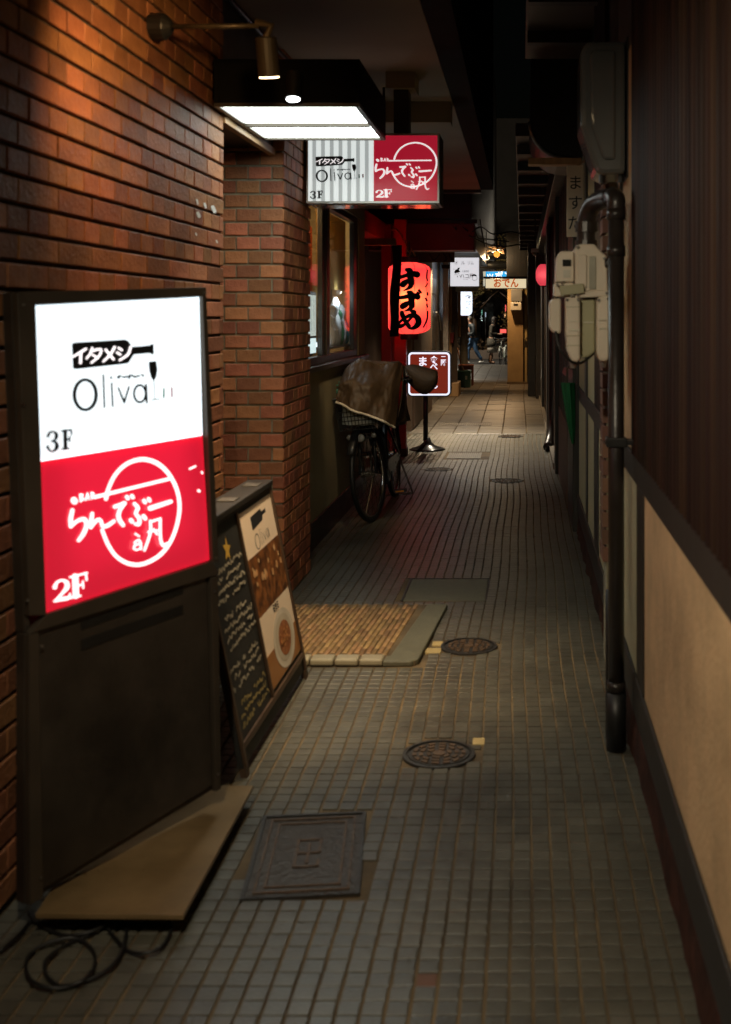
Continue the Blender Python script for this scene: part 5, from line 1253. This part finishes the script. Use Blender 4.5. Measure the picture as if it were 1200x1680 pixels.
# security dome
sc = thing('dome_camera', 'small white dome camera hanging above the pink lantern', 'camera', P(878, 418, 15)); q = rel(sc)
c0 = P(878.5, 414, 15); q().lathe([(.05, .05), (.055, .02), (.055, 0)], c0, 20).build('mount', m_paint_w, sc)
q().lathe([(.045, 0), (.04, -.025), (.02, -.045), (.004, -.048)], c0, 20).build('dome', m_pvc, sc, smooth=True)
q().box(c0.x - .01, c0.y - .01, c0.z + .05, c0.x + .01, c0.y + .01, 2.72).build('stem', m_black, sc)

# ---------------------------------------------------------------- far left side
lf = thing('far_left_wall', 'brown plaster wall with metal door beyond the red awning', 'wall', (-1.4, 15, 0)); q = rel(lf)
q().box(-1.75, 14.01, -.3, -1.38, 17.3, 2.5).build('plaster', M('brown_plaster', (.17, .105, .06), (.12, .075, .045), rough=.75), lf)
q().box(-1.3795, 14.2, .02, -1.36, 15.2, 2.0).build('door', M('brown_door', (.13, .075, .045), rough=.6), lf, bevel=.003)
q().box(-1.75, 17.31, -.3, -1.45, 19.9, 2.5).build('steel_wall', M('dark_steel_wall', (.06, .065, .068), (.04, .043, .045), rough=.3, metal=.6), lf)
q().box(-1.449, 17.6, .9, -1.435, 18.6, 1.75).build('shutter', M('bluish_shutter', (.12, .15, .17), rough=.3, metal=.7), lf)
q().box(-1.449, 17.6, 1.8, -1.43, 18.8, 2.05).build('vent_cover', m_alu, lf, bevel=.003)
q().tube([(-1.40, 18.4, 1.5), (-1.37, 18.6, 1.45), (-1.37, 19, 1.2)], .012, 6).build('handle', m_alu, lf)
wd = thing('timber_door_front', 'pale timber door posts with a metal pilaster at the far left', 'shop front', (-1.35, 20, 0)); q = rel(wd)
q().box(-1.75, 19.91, -.3, -1.46, 23.5, 2.6).build('wall', m_dwood, wd)
a, b_ = P(727, 0, 20).x, P(736, 0, 20).x
q().box(a, 20.0, .25, b_, 20.12, 2.62).build('metal_pilaster', m_alu, wd, bevel=.004)
for x0, x1, y, zb, zt in ((736.5, 741.5, 20.4, .2, 2.0), (743.5, 745.5, 20.6, .2, 2.0), (747, 750.5, 20.8, .2, 1.98), (751.5, 756, 21.0, 1.05, 1.98)):
    q().box(P(x0, 0, y).x, y, zb, P(x1, 0, y).x, y + .08, zt).build('door_post', m_wood, wd, bevel=.004)
q().box(P(728, 0, 20).x, 20.13, 0, P(752, 0, 20).x, 20.9, .24).build('threshold', m_wood, wd, bevel=.006)
q().box(P(742, 0, 20.5).x, 20.5, .24, P(751, 0, 20.5).x, 20.52, 1.98).build('door_panel', m_dwood, wd)
pch = thing('red_pouch', 'small dark red pouch hanging on the pale timber door post', 'pouch', P(743, 555, 20.3)); q = rel(pch)
q().hexa([P(739, 563, 20.3), P(744, 563, 20.3), P(744, 563, 20.37), P(739, 563, 20.37)], [P(738.5, 546, 20.28), P(746, 545, 20.28), P(746, 545, 20.38), P(738.5, 546, 20.38)]).build('bag', M('dark_red_leather', (.22, .02, .025), rough=.5), pch, bevel=.01)
q().box(P(740.5, 0, 20.3).x, 20.29, P(0, 545, 20.3).z, P(745, 0, 20.3).x, 20.36, P(0, 533, 20.3).z).build('black_top', m_rubber, pch, bevel=.005)
wsx0, wsx1 = P(738.5, 0, 19.6), P(787, 0, 19.6)
ws = thing('bar_sign', 'white lit bar sign with small black dog picture and writing', 'sign', P(762, 450, 19.6)); q = rel(ws)
q().box(wsx0.x, 19.6, P(0, 470, 19.6).z, wsx1.x, 19.78, P(0, 422, 19.6).z).build('box', m_steel, ws, bevel=.004)
q().box(wsx0.x + .008, 19.592, P(0, 469.3, 19.6).z, wsx1.x - .008, 19.5995, P(0, 422.5, 19.6).z).build('lit_panel', EM('bar_sign_panel', (.95, .93, .98), .72), ws)
fw = FRONT(0, 19.592, 0)
def wtext(s_, px, py, size, **k): 
    p = P(px, py, 19.592); return text(s_, fw, p.x, p.z, size, m_ink, ws, **k)
wtext('オ', 749, 431.5, .075); wtext('ル', 760, 431.5, .075); wtext('ゾム', 772.5, 431.5, .075, sx=.75)
wtext('ハコ屋', 766.5, 453.5, .098, sx=.82, bold=.0006); wtext('大衆酒場', 764, 445.2, .038, sx=.8); wtext('CAFE BAR', 764, 458.2, .02)
mpw = lambda x, y, w: fw.ray(680 + x / 4.615, 370 + y / 4.615, w) - Vector(ws.location)
B().add([mpw(x, y, .0016) for x, y in ((302, 352), (312, 334), (326, 330), (330, 320), (342, 316), (345, 324), (338, 334), (350, 350), (330, 356), (308, 360))], [tuple(range(10))]).build('dog_picture', m_ink, ws)
strokes([[(312, 362, 3), (308, 374, 3)], [(322, 362, 3), (325, 376, 3)], [(334, 358, 3), (340, 368, 3)], [(298, 326, 3), (301, 330, 4)], [(326, 382, 4), (330, 390, 4)], [(345, 376, 4), (352, 386, 4)]], mpw, 'lettering', m_ink, ws, w0=.002)
strokes([[(440 + 16 * 0, 378, 10), (456, 374, 14), (470, 380, 9)], [(474, 386, 2.5), (476, 402, 2.5), (462, 414, 2.5), (444, 410, 2.5), (440, 394, 2.5), (446, 382, 2.5)]], mpw, 'face_picture', m_ink, ws, w0=.002)
q().box(wsx0.x + .1, 19.6, P(0, 478, 19.6).z, wsx1.x - .02, 19.7, P(0, 470.5, 19.6).z).build('lower_panel', M('dull_cream', (.4, .36, .25)), ws)
q().box(-1.40, 19.65, P(0, 440, 19.6).z, wsx0.x, 19.7, P(0, 434, 19.6).z).build('bracket', m_black, ws)

# crate and stool
cr = thing('plastic_crate', 'green plastic crate on the floor before the brown stool', 'crate', P(756, 635, 22.7)); q = rel(cr)
cx0, cx1 = P(741, 0, 22.7).x, P(772, 0, 22.7).x
bm = q(); zt = .335
bm.box(cx0, 22.7, .004, cx1, 22.72, zt - .06).box(cx0, 23.0, .004, cx1, 23.02, zt - .06).box(cx0, 22.72, .004, cx0 + .02, 23.0, zt - .06).box(cx1 - .02, 22.72, .004, cx1, 23.0, zt - .06).box(cx0 + .02, 22.72, .004, cx1 - .02, 23.0, .02)
bm.build('body', m_greencr, cr, bevel=.004)
q().box(cx0 - .008, 22.69, zt - .059, cx1 + .008, 22.72, zt).box(cx0 - .008, 23.0, zt - .059, cx1 + .008, 23.03, zt).box(cx0 - .008, 22.721, zt - .059, cx0 + .02, 22.999, zt).box(cx1 - .02, 22.721, zt - .059, cx1 + .008, 22.999, zt).build('rim', m_greencr, cr, bevel=.004)
for k in range(5):
    x = cx0 + .02 + k * (cx1 - cx0 - .06) / 4; q().box(x, 22.69, .01, x + .018, 22.6995, zt - .062).build('rib', m_greencr, cr)
q().box(cx0 + .045, 22.692, .16, cx0 + .10, 22.6985, .235).build('label', M('crate_label', (.42, .40, .25)), cr)
q().box(cx1 - .12, 22.692, .16, cx1 - .06, 22.6985, .235).build('label', M('crate_label', (.42, .40, .25)), cr)
stl = thing('wooden_stool', 'low red brown wooden stool behind the green crate', 'stool', P(764, 632, 23.3)); q = rel(stl)
sx0, sx1 = P(752, 0, 23.3).x, P(776.5, 0, 23.3).x
m_stool = M('redbrown_stool', (.20, .06, .03), (.13, .04, .02), rough=.4)
q().box(sx0 - .005, 23.28, .40, sx1 + .005, 23.65, .43).build('seat', m_stool, stl, bevel=.005)
for x in (sx0, sx1 - .035):
    for y in (23.3, 23.6): q().box(x, y, 0, x + .035, y + .035, .399).build('leg', m_stool, stl, bevel=.003)
q().box(sx0 + .036, 23.305, .33, sx1 - .036, 23.325, .399).build('apron', m_stool, stl)
bro = thing('broom', 'orange broom stick leaning beside the timber door posts', 'broom', P(757, 598, 22.5)); q = rel(bro)
q().tube([P(748.5, 562, 22.6), P(757.5, 600, 22.5)], .012, 8).build('stick', M('orange_wood', (.45, .18, .06), rough=.5), bro, smooth=True)
q().tube([P(757.2, 599, 22.5), P(758.5, 608, 22.5)], [.02, .05], 8).build('head', m_dwood, bro)
hz = thing('ribbed_hose', 'grey ribbed duct column standing behind the white lantern', 'duct', P(761, 600, 26)); q = rel(hz)
cxh = P(761.5, 0, 26).x; rr_ = 6.5 / F * 26; q().lathe([(rr_ * (1 + .05 * (i % 2)), 0 + 2.1 * i / 60) for i in range(61)], (cxh, 26, 0), 20).build('duct', M('grey_rib', (.22, .21, .17), (.16, .15, .12), rough=.55), hz)

# far pillar with its meter and boards
pl_ = thing('plaster_pillar', 'yellow plaster pillar at the far end of the alley', 'pillar', P(848, 630, 23.9)); q = rel(pl_)
px0, px1 = P(833, 0, 23.9).x, P(859, 0, 23.9).x
m_pil = M('yellow_plaster', (.46, .31, .14), (.36, .235, .10), rough=.75, scale=5, bump=.2)
q().box(px0, 23.9, 0, px1, 25.5, 2.12).build('shaft', m_pil, pl_, bevel=.01)
q().box(px0 - .02, 23.88, 2.121, .36, 25.5, 3.2).build('header', m_timber, pl_, bevel=.01)
q().box(px1 + .001, 24.3, 0, .34, 25.0, 2.12).build('side_wall', m_pil, pl_, bevel=.01)
q().box(px0 - .01, 23.87, .0, px1 + .12, 23.9, .05).build('plinth', M('dirty_plinth', (.18, .12, .06)), pl_)
q().tube([(px1 + .03, 24.0, 0), (px1 + .03, 24.0, 2.12)], .022, 8).build('conduit', m_dplaster, pl_, smooth=True)
q().box(P(861, 0, 23.9).x, 23.95, .0, P(865, 0, 23.9).x, 24.0, 2.115).build('corner_strip', M('yellow_edge', (.55, .40, .16)), pl_)
mb = thing('wall_meter', 'small white electricity meter with grey box on the yellow pillar', 'meter', P(847, 500, 23.8)); q = rel(mb)
q().box(P(838, 0, 23.7).x, 23.72, P(0, 509, 23.7).z, P(856, 0, 23.7).x, 23.89, P(0, 496, 23.7).z).build('body', M('off_white', (.62, .58, .48), rough=.4), mb, bevel=.012)
q().box(P(843, 0, 23.7).x, 23.712, P(0, 501, 23.7).z, P(850, 0, 23.7).x, 23.7195, P(0, 498, 23.7).z).build('dial', m_ink, mb)
q().box(P(839, 0, 23.7).x, 23.74, P(0, 494, 23.7).z, P(857, 0, 23.7).x, 23.89, P(0, 474, 23.7).z).build('grey_box', M('mid_grey', (.16, .165, .16), rough=.5), mb, bevel=.01)
for k in range(4): q().box(P(841 + 4 * k, 0, 23.7).x, 23.75, P(0, 495.8, 23.7).z, P(842 + 4 * k, 0, 23.7).x, 23.78, P(0, 494.2, 23.7).z).build('terminal', m_paint_w, mb)
pf = thing('padlock_box', 'small brass coloured lock box low on the side of the yellow pillar', 'lock box', P(864, 563, 23.5)); q = rel(pf)
q().box(P(861.5, 0, 23.5).x, 23.5, P(0, 570, 23.5).z, P(868, 0, 23.5).x, 23.6, P(0, 559, 23.5).z).build('box', m_brass, pf, bevel=.008)
q().tube([P(862.5, 559, 23.52), P(864, 554, 23.52), P(867, 554, 23.52), P(867.5, 559, 23.52)], .01, 6).build('shackle', m_brass, pf)

od = thing('oden_sign', 'cream sign board with orange writing hung across the far alley', 'sign', P(830, 465, 22.8)); q = rel(od)
a, b_ = P(796.5, 473.5, 22.8), P(864.5, 456.5, 22.8)
q().box(a.x, 22.8, a.z, b_.x, 22.9, b_.z).build('box', m_dark, od, bevel=.004)
q().box(a.x + .01, 22.79, a.z + .012, b_.x - .01, 22.7995, b_.z - .012).build('panel', EM('oden_panel', (.90, .74, .46), .80), od)
q().box(a.x - .04, 22.85, b_.z, b_.x + .04, 22.95, b_.z + .04).build('top_bar', m_black, od)
text('おでん', FRONT(0, 22.79, 0), P(830.5, 0, 22.79).x, P(0, 465, 22.79).z, .205, EM('orange_ink', (.72, .13, .012), .55), od, bold=.006, sx=.84)
bs = thing('blue_sign', 'bright blue lit sign with white letters behind the cream board', 'sign', P(818, 450, 24.2)); q = rel(bs)
a, b_ = P(793, 470, 24.2), P(842.5, 444.5, 24.2)
q().box(a.x, 24.2, a.z, b_.x, 24.35, b_.z).build('box', m_steel, bs)
q().box(a.x + .06, 24.19, a.z + .01, b_.x - .005, 24.1995, b_.z - .01).build('panel', EM('blue_panel', (.02, .34, .80), .85), bs)
q().box(a.x + .003, 24.185, a.z + .01, a.x + .055, 24.1995, b_.z - .01).build('edge_panel', EM('pale_edge', (.5, .55, .5), .5), bs)
text('ッポン', FRONT(0, 24.19, 0), P(819, 0, 24.19).x, P(0, 453, 24.19).z, .19, EM('blue_sign_letters', (.9, .97, 1), 1.1), bs, bold=.003)
# lit service pipes over the far end
dp = thing('silver_duct', 'shiny horizontal silver duct above the blue sign', 'duct', P(815, 430, 25)); q = rel(dp)
a, b_ = P(786, 434.5, 25), P(834, 434.5, 25)
q().tube([(a.x - .5, 25, a.z), (b_.x, 25, a.z)], 6.5 / F * 25, 20).build('duct', m_alu, dp, smooth=True)
q().tube([(a.x - .5, 25.35, P(0, 416, 25).z), (b_.x, 25.35, P(0, 416, 25).z)], 7.5 / F * 25, 20).build('duct', m_alu, dp, smooth=True)
q().tube([(b_.x, 24.95, 1.9), (b_.x, 24.95, 3.0)], .02, 8).build('conduit', m_wood, dp)
bu = thing('bulb_lamp', 'round orange bulb glowing among the silver ducts', 'lamp', P(815, 417, 23.3)); q = rel(bu)
c0 = P(815.5, 417, 23.3); q().lathe([(.012, .062), (.04, .05), (.062, .02), (.064, -.01), (.048, -.045), (.02, -.06), (.002, -.064)], c0, 20).build('bulb', EM('orange_bulb', (1, .36, .05), 1.5), bu, smooth=True)
q().tube([(c0.x, c0.y, c0.z + .06), (c0.x, c0.y, c0.z + .35)], .015, 8).build('cord', m_black, bu)
light('halo', 'POINT', (c0.x, c0.y + .2, c0.z - .05), 18, (1, .72, .4), bu, shadow_soft_size=.06)
light('glow', 'SPOT', (c0.x, c0.y - .12, c0.z - .12), 125, (1, .60, .28), bu, aim=(c0.x, c0.y - .5, 0), spot_size=R(140), spot_blend=.5, shadow_soft_size=.06)
flv = thing('spot_cluster', 'pale flood lamp beside the orange bulb', 'lamp', P(798, 422, 23.4)); q = rel(flv)
c0 = P(798, 424, 23.4); q().lathe([(.02, .10), (.05, .06), (.075, 0), (.07, -.01)], c0, 20).build('shade', m_cream, flv, smooth=True)
q().lathe([(.06, -.012), (.03, -.03), (.002, -.035)], c0, 16).build('bulb', EM('pale_bulb', (1, .85, .55), 2.0), flv, smooth=True)
q().tube([(c0.x, c0.y, c0.z + .1), (c0.x, c0.y, 3.2)], .012, 6).build('stem', m_black, flv)
wr = thing('wire_bundle', 'bright tangled wires around the orange bulb', 'wires', P(812, 410, 23.5)); q = rel(wr)
r3 = random.Random(11)
for k in range(7):
    pts = [(804 + r3.uniform(-8, 24), 404 + r3.uniform(-3, 12)) for _ in range(5)]
    q().tube([P(x, y, 23.5 + .02 * k) for x, y in smooth_line(pts, 4)], .014, 5).build('wire', m_wood if k % 2 else m_alu, wr, smooth=True)

# ---------------------------------------------------------------- street beyond
SZ = -.25
lampst = thing('assumed_street_lamp', 'street lamp standing beside the alley mouth', 'street lamp', (-3.4, 39.0, SZ)); q = rel(lampst)  # assumed lamp, out of sight, lights the people in the street
q().tube([(-3.4, 39, SZ), (-3.4, 39, 4.6)], [.07, .045], 12).build('pole', m_dark, lampst, smooth=True)
q().lathe([(.05, .1), (.22, .02), (.22, -.04), (.03, -.07)], (-3.4, 39, 4.7), 20).build('head', EM('street_lamp_glass', (1, .85, .6), 6), lampst)
light('glow', 'POINT', (-3.2, 38.8, 4.35), 1500, (1, .86, .66), lampst, shadow_soft_size=.15)
fbk = thing('far_building', 'dark building with a few small lights across the street', 'building', (-2, 60, SZ)); q = rel(fbk)
q().box(-30, 60, SZ, 30, 66, 12).build('wall', M('night_wall', (.07, .06, .05), (.045, .04, .032), rough=.8, scale=1), fbk)
for k in range(7): q().box(-5 + k * 1.3, 59.9, .6, -4.1 + k * 1.3, 59.99, 2.2).build('window', M('night_window', (.03, .032, .035), rough=.1), fbk, bevel=.01)
for (px, y0, y1, w, c, s_) in ((790.5, 518, 526, 2.2, (.8, 1, .95), 1.6), (790.5, 508, 517, 1.8, (.3, .8, .6), .5), (797, 512, 520, 1.4, (.6, .75, .9), .5), (830, 500, 512, 1.4, (1, .12, .10), 1.2), (829, 514, 520, 2.6, (1, .5, .2), 1.0), (826, 540, 546, 10, (.8, .35, .12), .35)):
    t = thing('distant_sign', 'small distant lit sign at pixel', 'sign', P(px, y1, 52)); q = rel(t)
    a, b_ = P(px - w / 2, y1, 52), P(px + w / 2, y0, 52)
    q().box(a.x, 52, a.z, b_.x, 52.2, b_.z).build('panel', EM('distant_%d' % int(px * 10 + y0), c, s_), t)
    q().tube([((a.x + b_.x) / 2, 52.1, SZ), ((a.x + b_.x) / 2, 52.1, a.z)], .03, 6).build('pole', m_black, t)
    t['label'] = {790518: 0}.get(0) or {(790.5, 518): 'distant white lit sign between the two people', (790.5, 508): 'dim green lit sign above the distant white one', (797, 512): 'faint blue lit sign near the woman\'s head', (830, 500): 'tiny red lit sign beside the yellow pillar', (829, 514): 'tiny orange lit sign under the red one', (826, 540): 'low orange glow panel behind the parked bicycle'}[(px, y0)]
    t['group'] = 'small lights across the street'
# tree with warm-lit foliage
def tree(x, y, h, label, cr, seed):
    t = thing('street_tree', label, 'tree', (x, y, SZ), 'trees across the street'); rt = random.Random(seed)
    B().tube([(0, 0, 0), (.05, 0, h * .3), (-.03, .05, h * .55), (.04, 0, h * .8)], [.14, .11, .08, .03], 10).build('trunk', m_dwood, t, smooth=True)
    bm = B()
    for k in range(9):
        a = rt.uniform(0, 6.28); z = h * rt.uniform(.35, .7); bm.tube([(0, 0, z), (math.cos(a) * cr * .4, math.sin(a) * cr * .4, z + .35), (math.cos(a) * cr * .8, math.sin(a) * cr * .8, z + .8)], [.05, .03, .01], 6)
    bm.build('branches', m_dwood, t, smooth=True)
    bm = B()
    cl_ = [(rt.gauss(0, cr * .5), rt.gauss(0, cr * .5), h * .75 + rt.gauss(0, h * .17), rt.uniform(.25, .55)) for _ in range(38)]
    for _ in range(4200):
        cx, cy, cz, r = rt.choice(cl_); d = Vector((rt.gauss(0, 1), rt.gauss(0, 1), rt.gauss(0, 1))).normalized() * r * rt.random() ** .4
        p = Vector((cx, cy, cz)) + d; u = Vector((rt.gauss(0, 1), rt.gauss(0, 1), rt.gauss(0, 1))).normalized(); v = u.orthogonal(); s = rt.uniform(.04, .08)
        bm.add([p + u * s, p + v * s * .5, p - u * s, p - v * s * .5], [(0, 1, 2, 3)])
    bm.build('crown', M('autumn_leaves', (.16, .10, .03), (.06, .055, .02), rough=.6, scale=2, vary=.4), t)
tree(-2.0, 46, 4.6, 'autumn tree lit from below, just left across the street', 1.3, 5)
tree(-.4, 47, 4.8, 'autumn tree directly behind the parked bicycle', 1.2, 9)
plnt = thing('street_planter', 'low planter with dry shrubs behind the two people', 'planter', (-1.2, 45, SZ)); q = rel(plnt)
q().box(-4, 44.6, SZ, 3, 45.4, SZ + .35).build('trough', M('planter_stone', (.12, .09, .07)), plnt, bevel=.02)
bm = q(); rp = random.Random(2)
for _ in range(1500):
    p = Vector((rp.uniform(-3.9, 2.9), rp.uniform(44.7, 45.3), SZ + .35 + rp.random() ** 1.5 * .45)); u = Vector((rp.gauss(0, 1), rp.gauss(0, 1), rp.gauss(0, 1))).normalized(); v = u.orthogonal(); s = rp.uniform(.03, .07)
    bm.add([p + u * s, p + v * s * .4, p - u * s, p - v * s * .4], [(0, 1, 2, 3)])
bm.build('shrubs', M('dry_leaves', (.14, .08, .04), (.06, .04, .02), vary=.4), plnt)
bicycle((-.74, 38.2, SZ), R(-10), 'pale city bicycle with black basket parked at the alley mouth', M('bike_white', (.55, .6, .55), rough=.3), m_black, steer=R(6))

# people
def skin(name, verts, edges, radii, root, mat, parent, sub=2):
    me = bpy.data.meshes.new(name); me.from_pydata(verts, edges, []); o = bpy.data.objects.new(name, me); COL.objects.link(o)
    o.modifiers.new('skin', 'SKIN'); md = o.modifiers.new('s', 'SUBSURF'); md.levels = sub; md.render_levels = sub
    lay_ = me.skin_vertices[0].data if me.skin_vertices else None
    if lay_ is None:
        bpy.context.view_layer.objects.active = o
    for i, r in enumerate(radii):
        me.skin_vertices[0].data[i].radius = (r, r) if not isinstance(r, tuple) else r
    me.skin_vertices[0].data[root].use_root = True
    dg = bpy.context.evaluated_depsgraph_get(); dg.update(); nm = bpy.data.meshes.new_from_object(o.evaluated_get(dg)); bpy.data.objects.remove(o)
    nm.materials.clear(); nm.materials.append(mat); nm.polygons.foreach_set('use_smooth', [True] * len(nm.polygons)); nm.name = name
    r_ = bpy.data.objects.new(name, nm); COL.objects.link(r_); r_.parent = parent; return r_
m_skin = M('skin', (.50, .30, .21), (.45, .26, .18), rough=.5, scale=10)
def chain(V, Ed, Rd, start, pts):
    prev = start
    for p, r in pts:
        V.append(p); Rd.append(r)
        if prev is not None: Ed.append((prev, len(V) - 1))
        prev = len(V) - 1
    return prev
def hand(V, Ed, Rd, w, d, side):
    d = Vector(d).normalized(); w = Vector(w); pm = w + d * .05; s = Vector(side).normalized()
    k = chain(V, Ed, Rd, len(V) - 1, [(tuple(pm), .026)])
    for i, (o_, l) in enumerate(((-.028, .075), (-.009, .085), (.011, .08), (.028, .062))):
        e = pm + s * o_ + d * .03; f = e + d * l * .5 + Vector((0, 0, -.008)); g = e + d * l * .85 + Vector((0, 0, -.022))
        chain(V, Ed, Rd, k, [(tuple(e), .010), (tuple(f), .009), (tuple(g), .007)])
    chain(V, Ed, Rd, k, [(tuple(w + s * -.035 + d * .045), .011), (tuple(w + s * -.05 + d * .075), .008)])
def person(label, loc, rz, sc_, legs, arms, hair_m, shirt, pants, shoes, skirt=None, boots=None, lean=.06, long_hair=False, coat_len=.0):
    """faces -y in its own space; legs/arms give joint positions"""
    t = thing('person', label, 'person', loc, 'people walking past the alley mouth', rz); t.scale = (sc_,) * 3
    V, Ed, Rd = [], [], []
    V.append((0, 0, .93)); Rd.append(.13)
    ch = chain(V, Ed, Rd, 0, [((0, -lean * .3, 1.08), .12), ((0, -lean * .7, 1.27), .135), ((0, -lean, 1.40), .10), ((0, -lean - .015, 1.47), .055), ((0, -lean - .03, 1.54), .062), ((0, -lean - .045, 1.61), .088), ((0, -lean - .045, 1.68), .075)])
    for s, (hip, knee, ank, toe) in zip((-1, 1), legs):
        chain(V, Ed, Rd, 0, [(hip, .085), (knee, .058), (ank, .04), (toe, .035)])
    for s, (sh, el, wr_) in zip((-1, 1), arms):
        chain(V, Ed, Rd, 3, [(sh, .055), (el, .04), (wr_, .027)])
        hand(V, Ed, Rd, wr_, Vector(wr_) - Vector(el), (1, 0, 0))
    skin('body', V, Ed, Rd, 0, m_skin, t)
    # face
    hz_ = Vector((0, -lean - .045, 1.62))
    for s in (-1, 1):
        B().lathe([(.001, .010), (.008, .006), (.010, 0), (.008, -.006), (.001, -.010)], hz_ + Vector((s * .03, -.085, .012)), 8).build('eye', m_ink, t)
        B().box(hz_.x + s * .084 - .008, hz_.y - .01, hz_.z - .03, hz_.x + s * .084 + .008, hz_.y + .03, hz_.z + .03).build('ear', m_skin, t, bevel=.006)
    B().add([hz_ + Vector(p) for p in ((-.014, -.084, -.02), (.014, -.084, -.02), (0, -.112, -.018), (0, -.084, .03))], [(0, 1, 2), (0, 2, 3), (2, 1, 3), (0, 3, 1)]).build('nose', m_skin, t)
    B().box(hz_.x - .02, hz_.y - .092, hz_.z - .052, hz_.x + .02, hz_.y - .080, hz_.z - .044).build('mouth', M('lips', (.30, .12, .10)), t)
    def hfn(u, v):
        a = 2 * math.pi * u; el_ = R(-35 + 125 * v) if not long_hair else R(-70 + 160 * v)
        front = math.cos(a - math.pi * 1.5); e2 = el_ if front < .35 else max(el_, R(28))
        r = .108 if long_hair else .098
        if long_hair and el_ < 0 and front < .35: return hz_ + Vector((r * math.cos(a), r * math.sin(a) + .01, math.sin(el_) * .2))
        return hz_ + Vector((r * math.cos(e2) * math.cos(a), r * math.cos(e2) * math.sin(a) + .008, .015 + r * 1.05 * math.sin(e2)))
    B().grid(hfn, 24, 12).build('hair', hair_m, t, smooth=True)
    # jacket
    V, Ed, Rd = [], [], []
    V.append((0, 0, .90)); Rd.append((.165, .125))
    chain(V, Ed, Rd, 0, [((0, -lean * .3, 1.08), (.16, .13)), ((0, -lean * .7, 1.27), (.175, .14)), ((0, -lean, 1.40), (.12, .10)), ((0, -lean - .012, 1.46), .075)])
    for (sh, el, wr_) in arms: chain(V, Ed, Rd, 3, [(sh, .078), (el, .062), (tuple(Vector(el).lerp(Vector(wr_), .9)), .045)])
    skin('jacket', V, Ed, Rd, 0, shirt, t)
    if coat_len:
        B().lathe([(.20, .90 - coat_len), (.185, .75), (.165, .95)], (0, 0, 0), 20, cap=False).build('coat_skirt', shirt, t, smooth=True, solid=.01)
    if pants:
        V, Ed, Rd = [(0, 0, .95)], [], [.145]
        for (hip, knee, ank, toe) in legs: chain(V, Ed, Rd, 0, [(hip, .108), (knee, .082), (tuple(Vector(knee).lerp(Vector(ank), .92)), .062)])
        skin('trousers', V, Ed, Rd, 0, pants, t)
    if skirt: B().lathe([(.19, .42), (.18, .62), (.15, .9)], (0, -.02, 0), 20, cap=False).build('skirt', skirt, t, smooth=True, solid=.01)
    for (hip, knee, ank, toe) in legs:
        a = Vector(ank); b_ = Vector(toe); d = (b_ - a); d.z = 0; d.normalize()
        if boots:
            V, Ed, Rd = [tuple(a.lerp(Vector(knee), .75))], [], [.068]; chain(V, Ed, Rd, 0, [(tuple(a), .058), (tuple(a + Vector((0, 0, -.035)) + d * .03), .05), (tuple(b_ + d * .02), .04)]); skin('boot', V, Ed, Rd, 0, boots, t)
        else:
            V, Ed, Rd = [tuple(a - d * .06 + Vector((0, 0, -.04)))], [], [.045]; chain(V, Ed, Rd, 0, [(tuple(a + d * .05 + Vector((0, 0, -.03))), .05), (tuple(b_ + d * .03), .038)]); skin('shoe', V, Ed, Rd, 0, shoes, t)
    return t
# man walks to the left (his front is -y in own space, turned to face -x)
person('man in dark jacket and blue jeans walking left with head lowered', (-1.72, 40, SZ), R(-78), .985,
       [((-.09, .0, .86), (-.09, -.20, .50), (-.09, -.17, .09), (-.09, -.30, .05)), ((.09, .0, .86), (.09, .08, .48), (.09, .30, .12), (.09, .20, .05))],
       [((-.19, -.05, 1.38), (-.24, -.03, 1.12), (-.10, -.24, 1.08)), ((.19, -.05, 1.38), (.24, -.03, 1.12), (.10, -.24, 1.06))],
       M('grey_hair', (.10, .095, .09)), M('navy_jacket', (.03, .038, .045), (.02, .026, .03), rough=.6, bump=.3, bscale=20), M('blue_denim', (.09, .19, .36), (.05, .11, .22), rough=.7, scale=12), m_paint_w, lean=.11)
person('woman in dark coat, pale skirt and brown boots facing right', (-1.08, 40.2, SZ), R(80), .97,
       [((-.08, .0, .86), (-.08, -.03, .47), (-.08, .02, .09), (-.08, -.12, .05)), ((.08, .0, .86), (.08, .03, .47), (.08, .10, .09), (.08, -.03, .05))],
       [((-.17, -.03, 1.37), (-.22, -.02, 1.12), (-.08, -.26, 1.10)), ((.17, -.03, 1.37), (.22, -.02, 1.12), (.08, -.27, 1.12))],
       M('dark_hair', (.015, .011, .009)), M('olive_coat', (.045, .038, .026), (.03, .026, .018), rough=.8), None, None, skirt=M('pale_skirt', (.5, .45, .38)), boots=M('brown_boots', (.17, .085, .045)), long_hair=True, coat_len=.25, lean=.05)
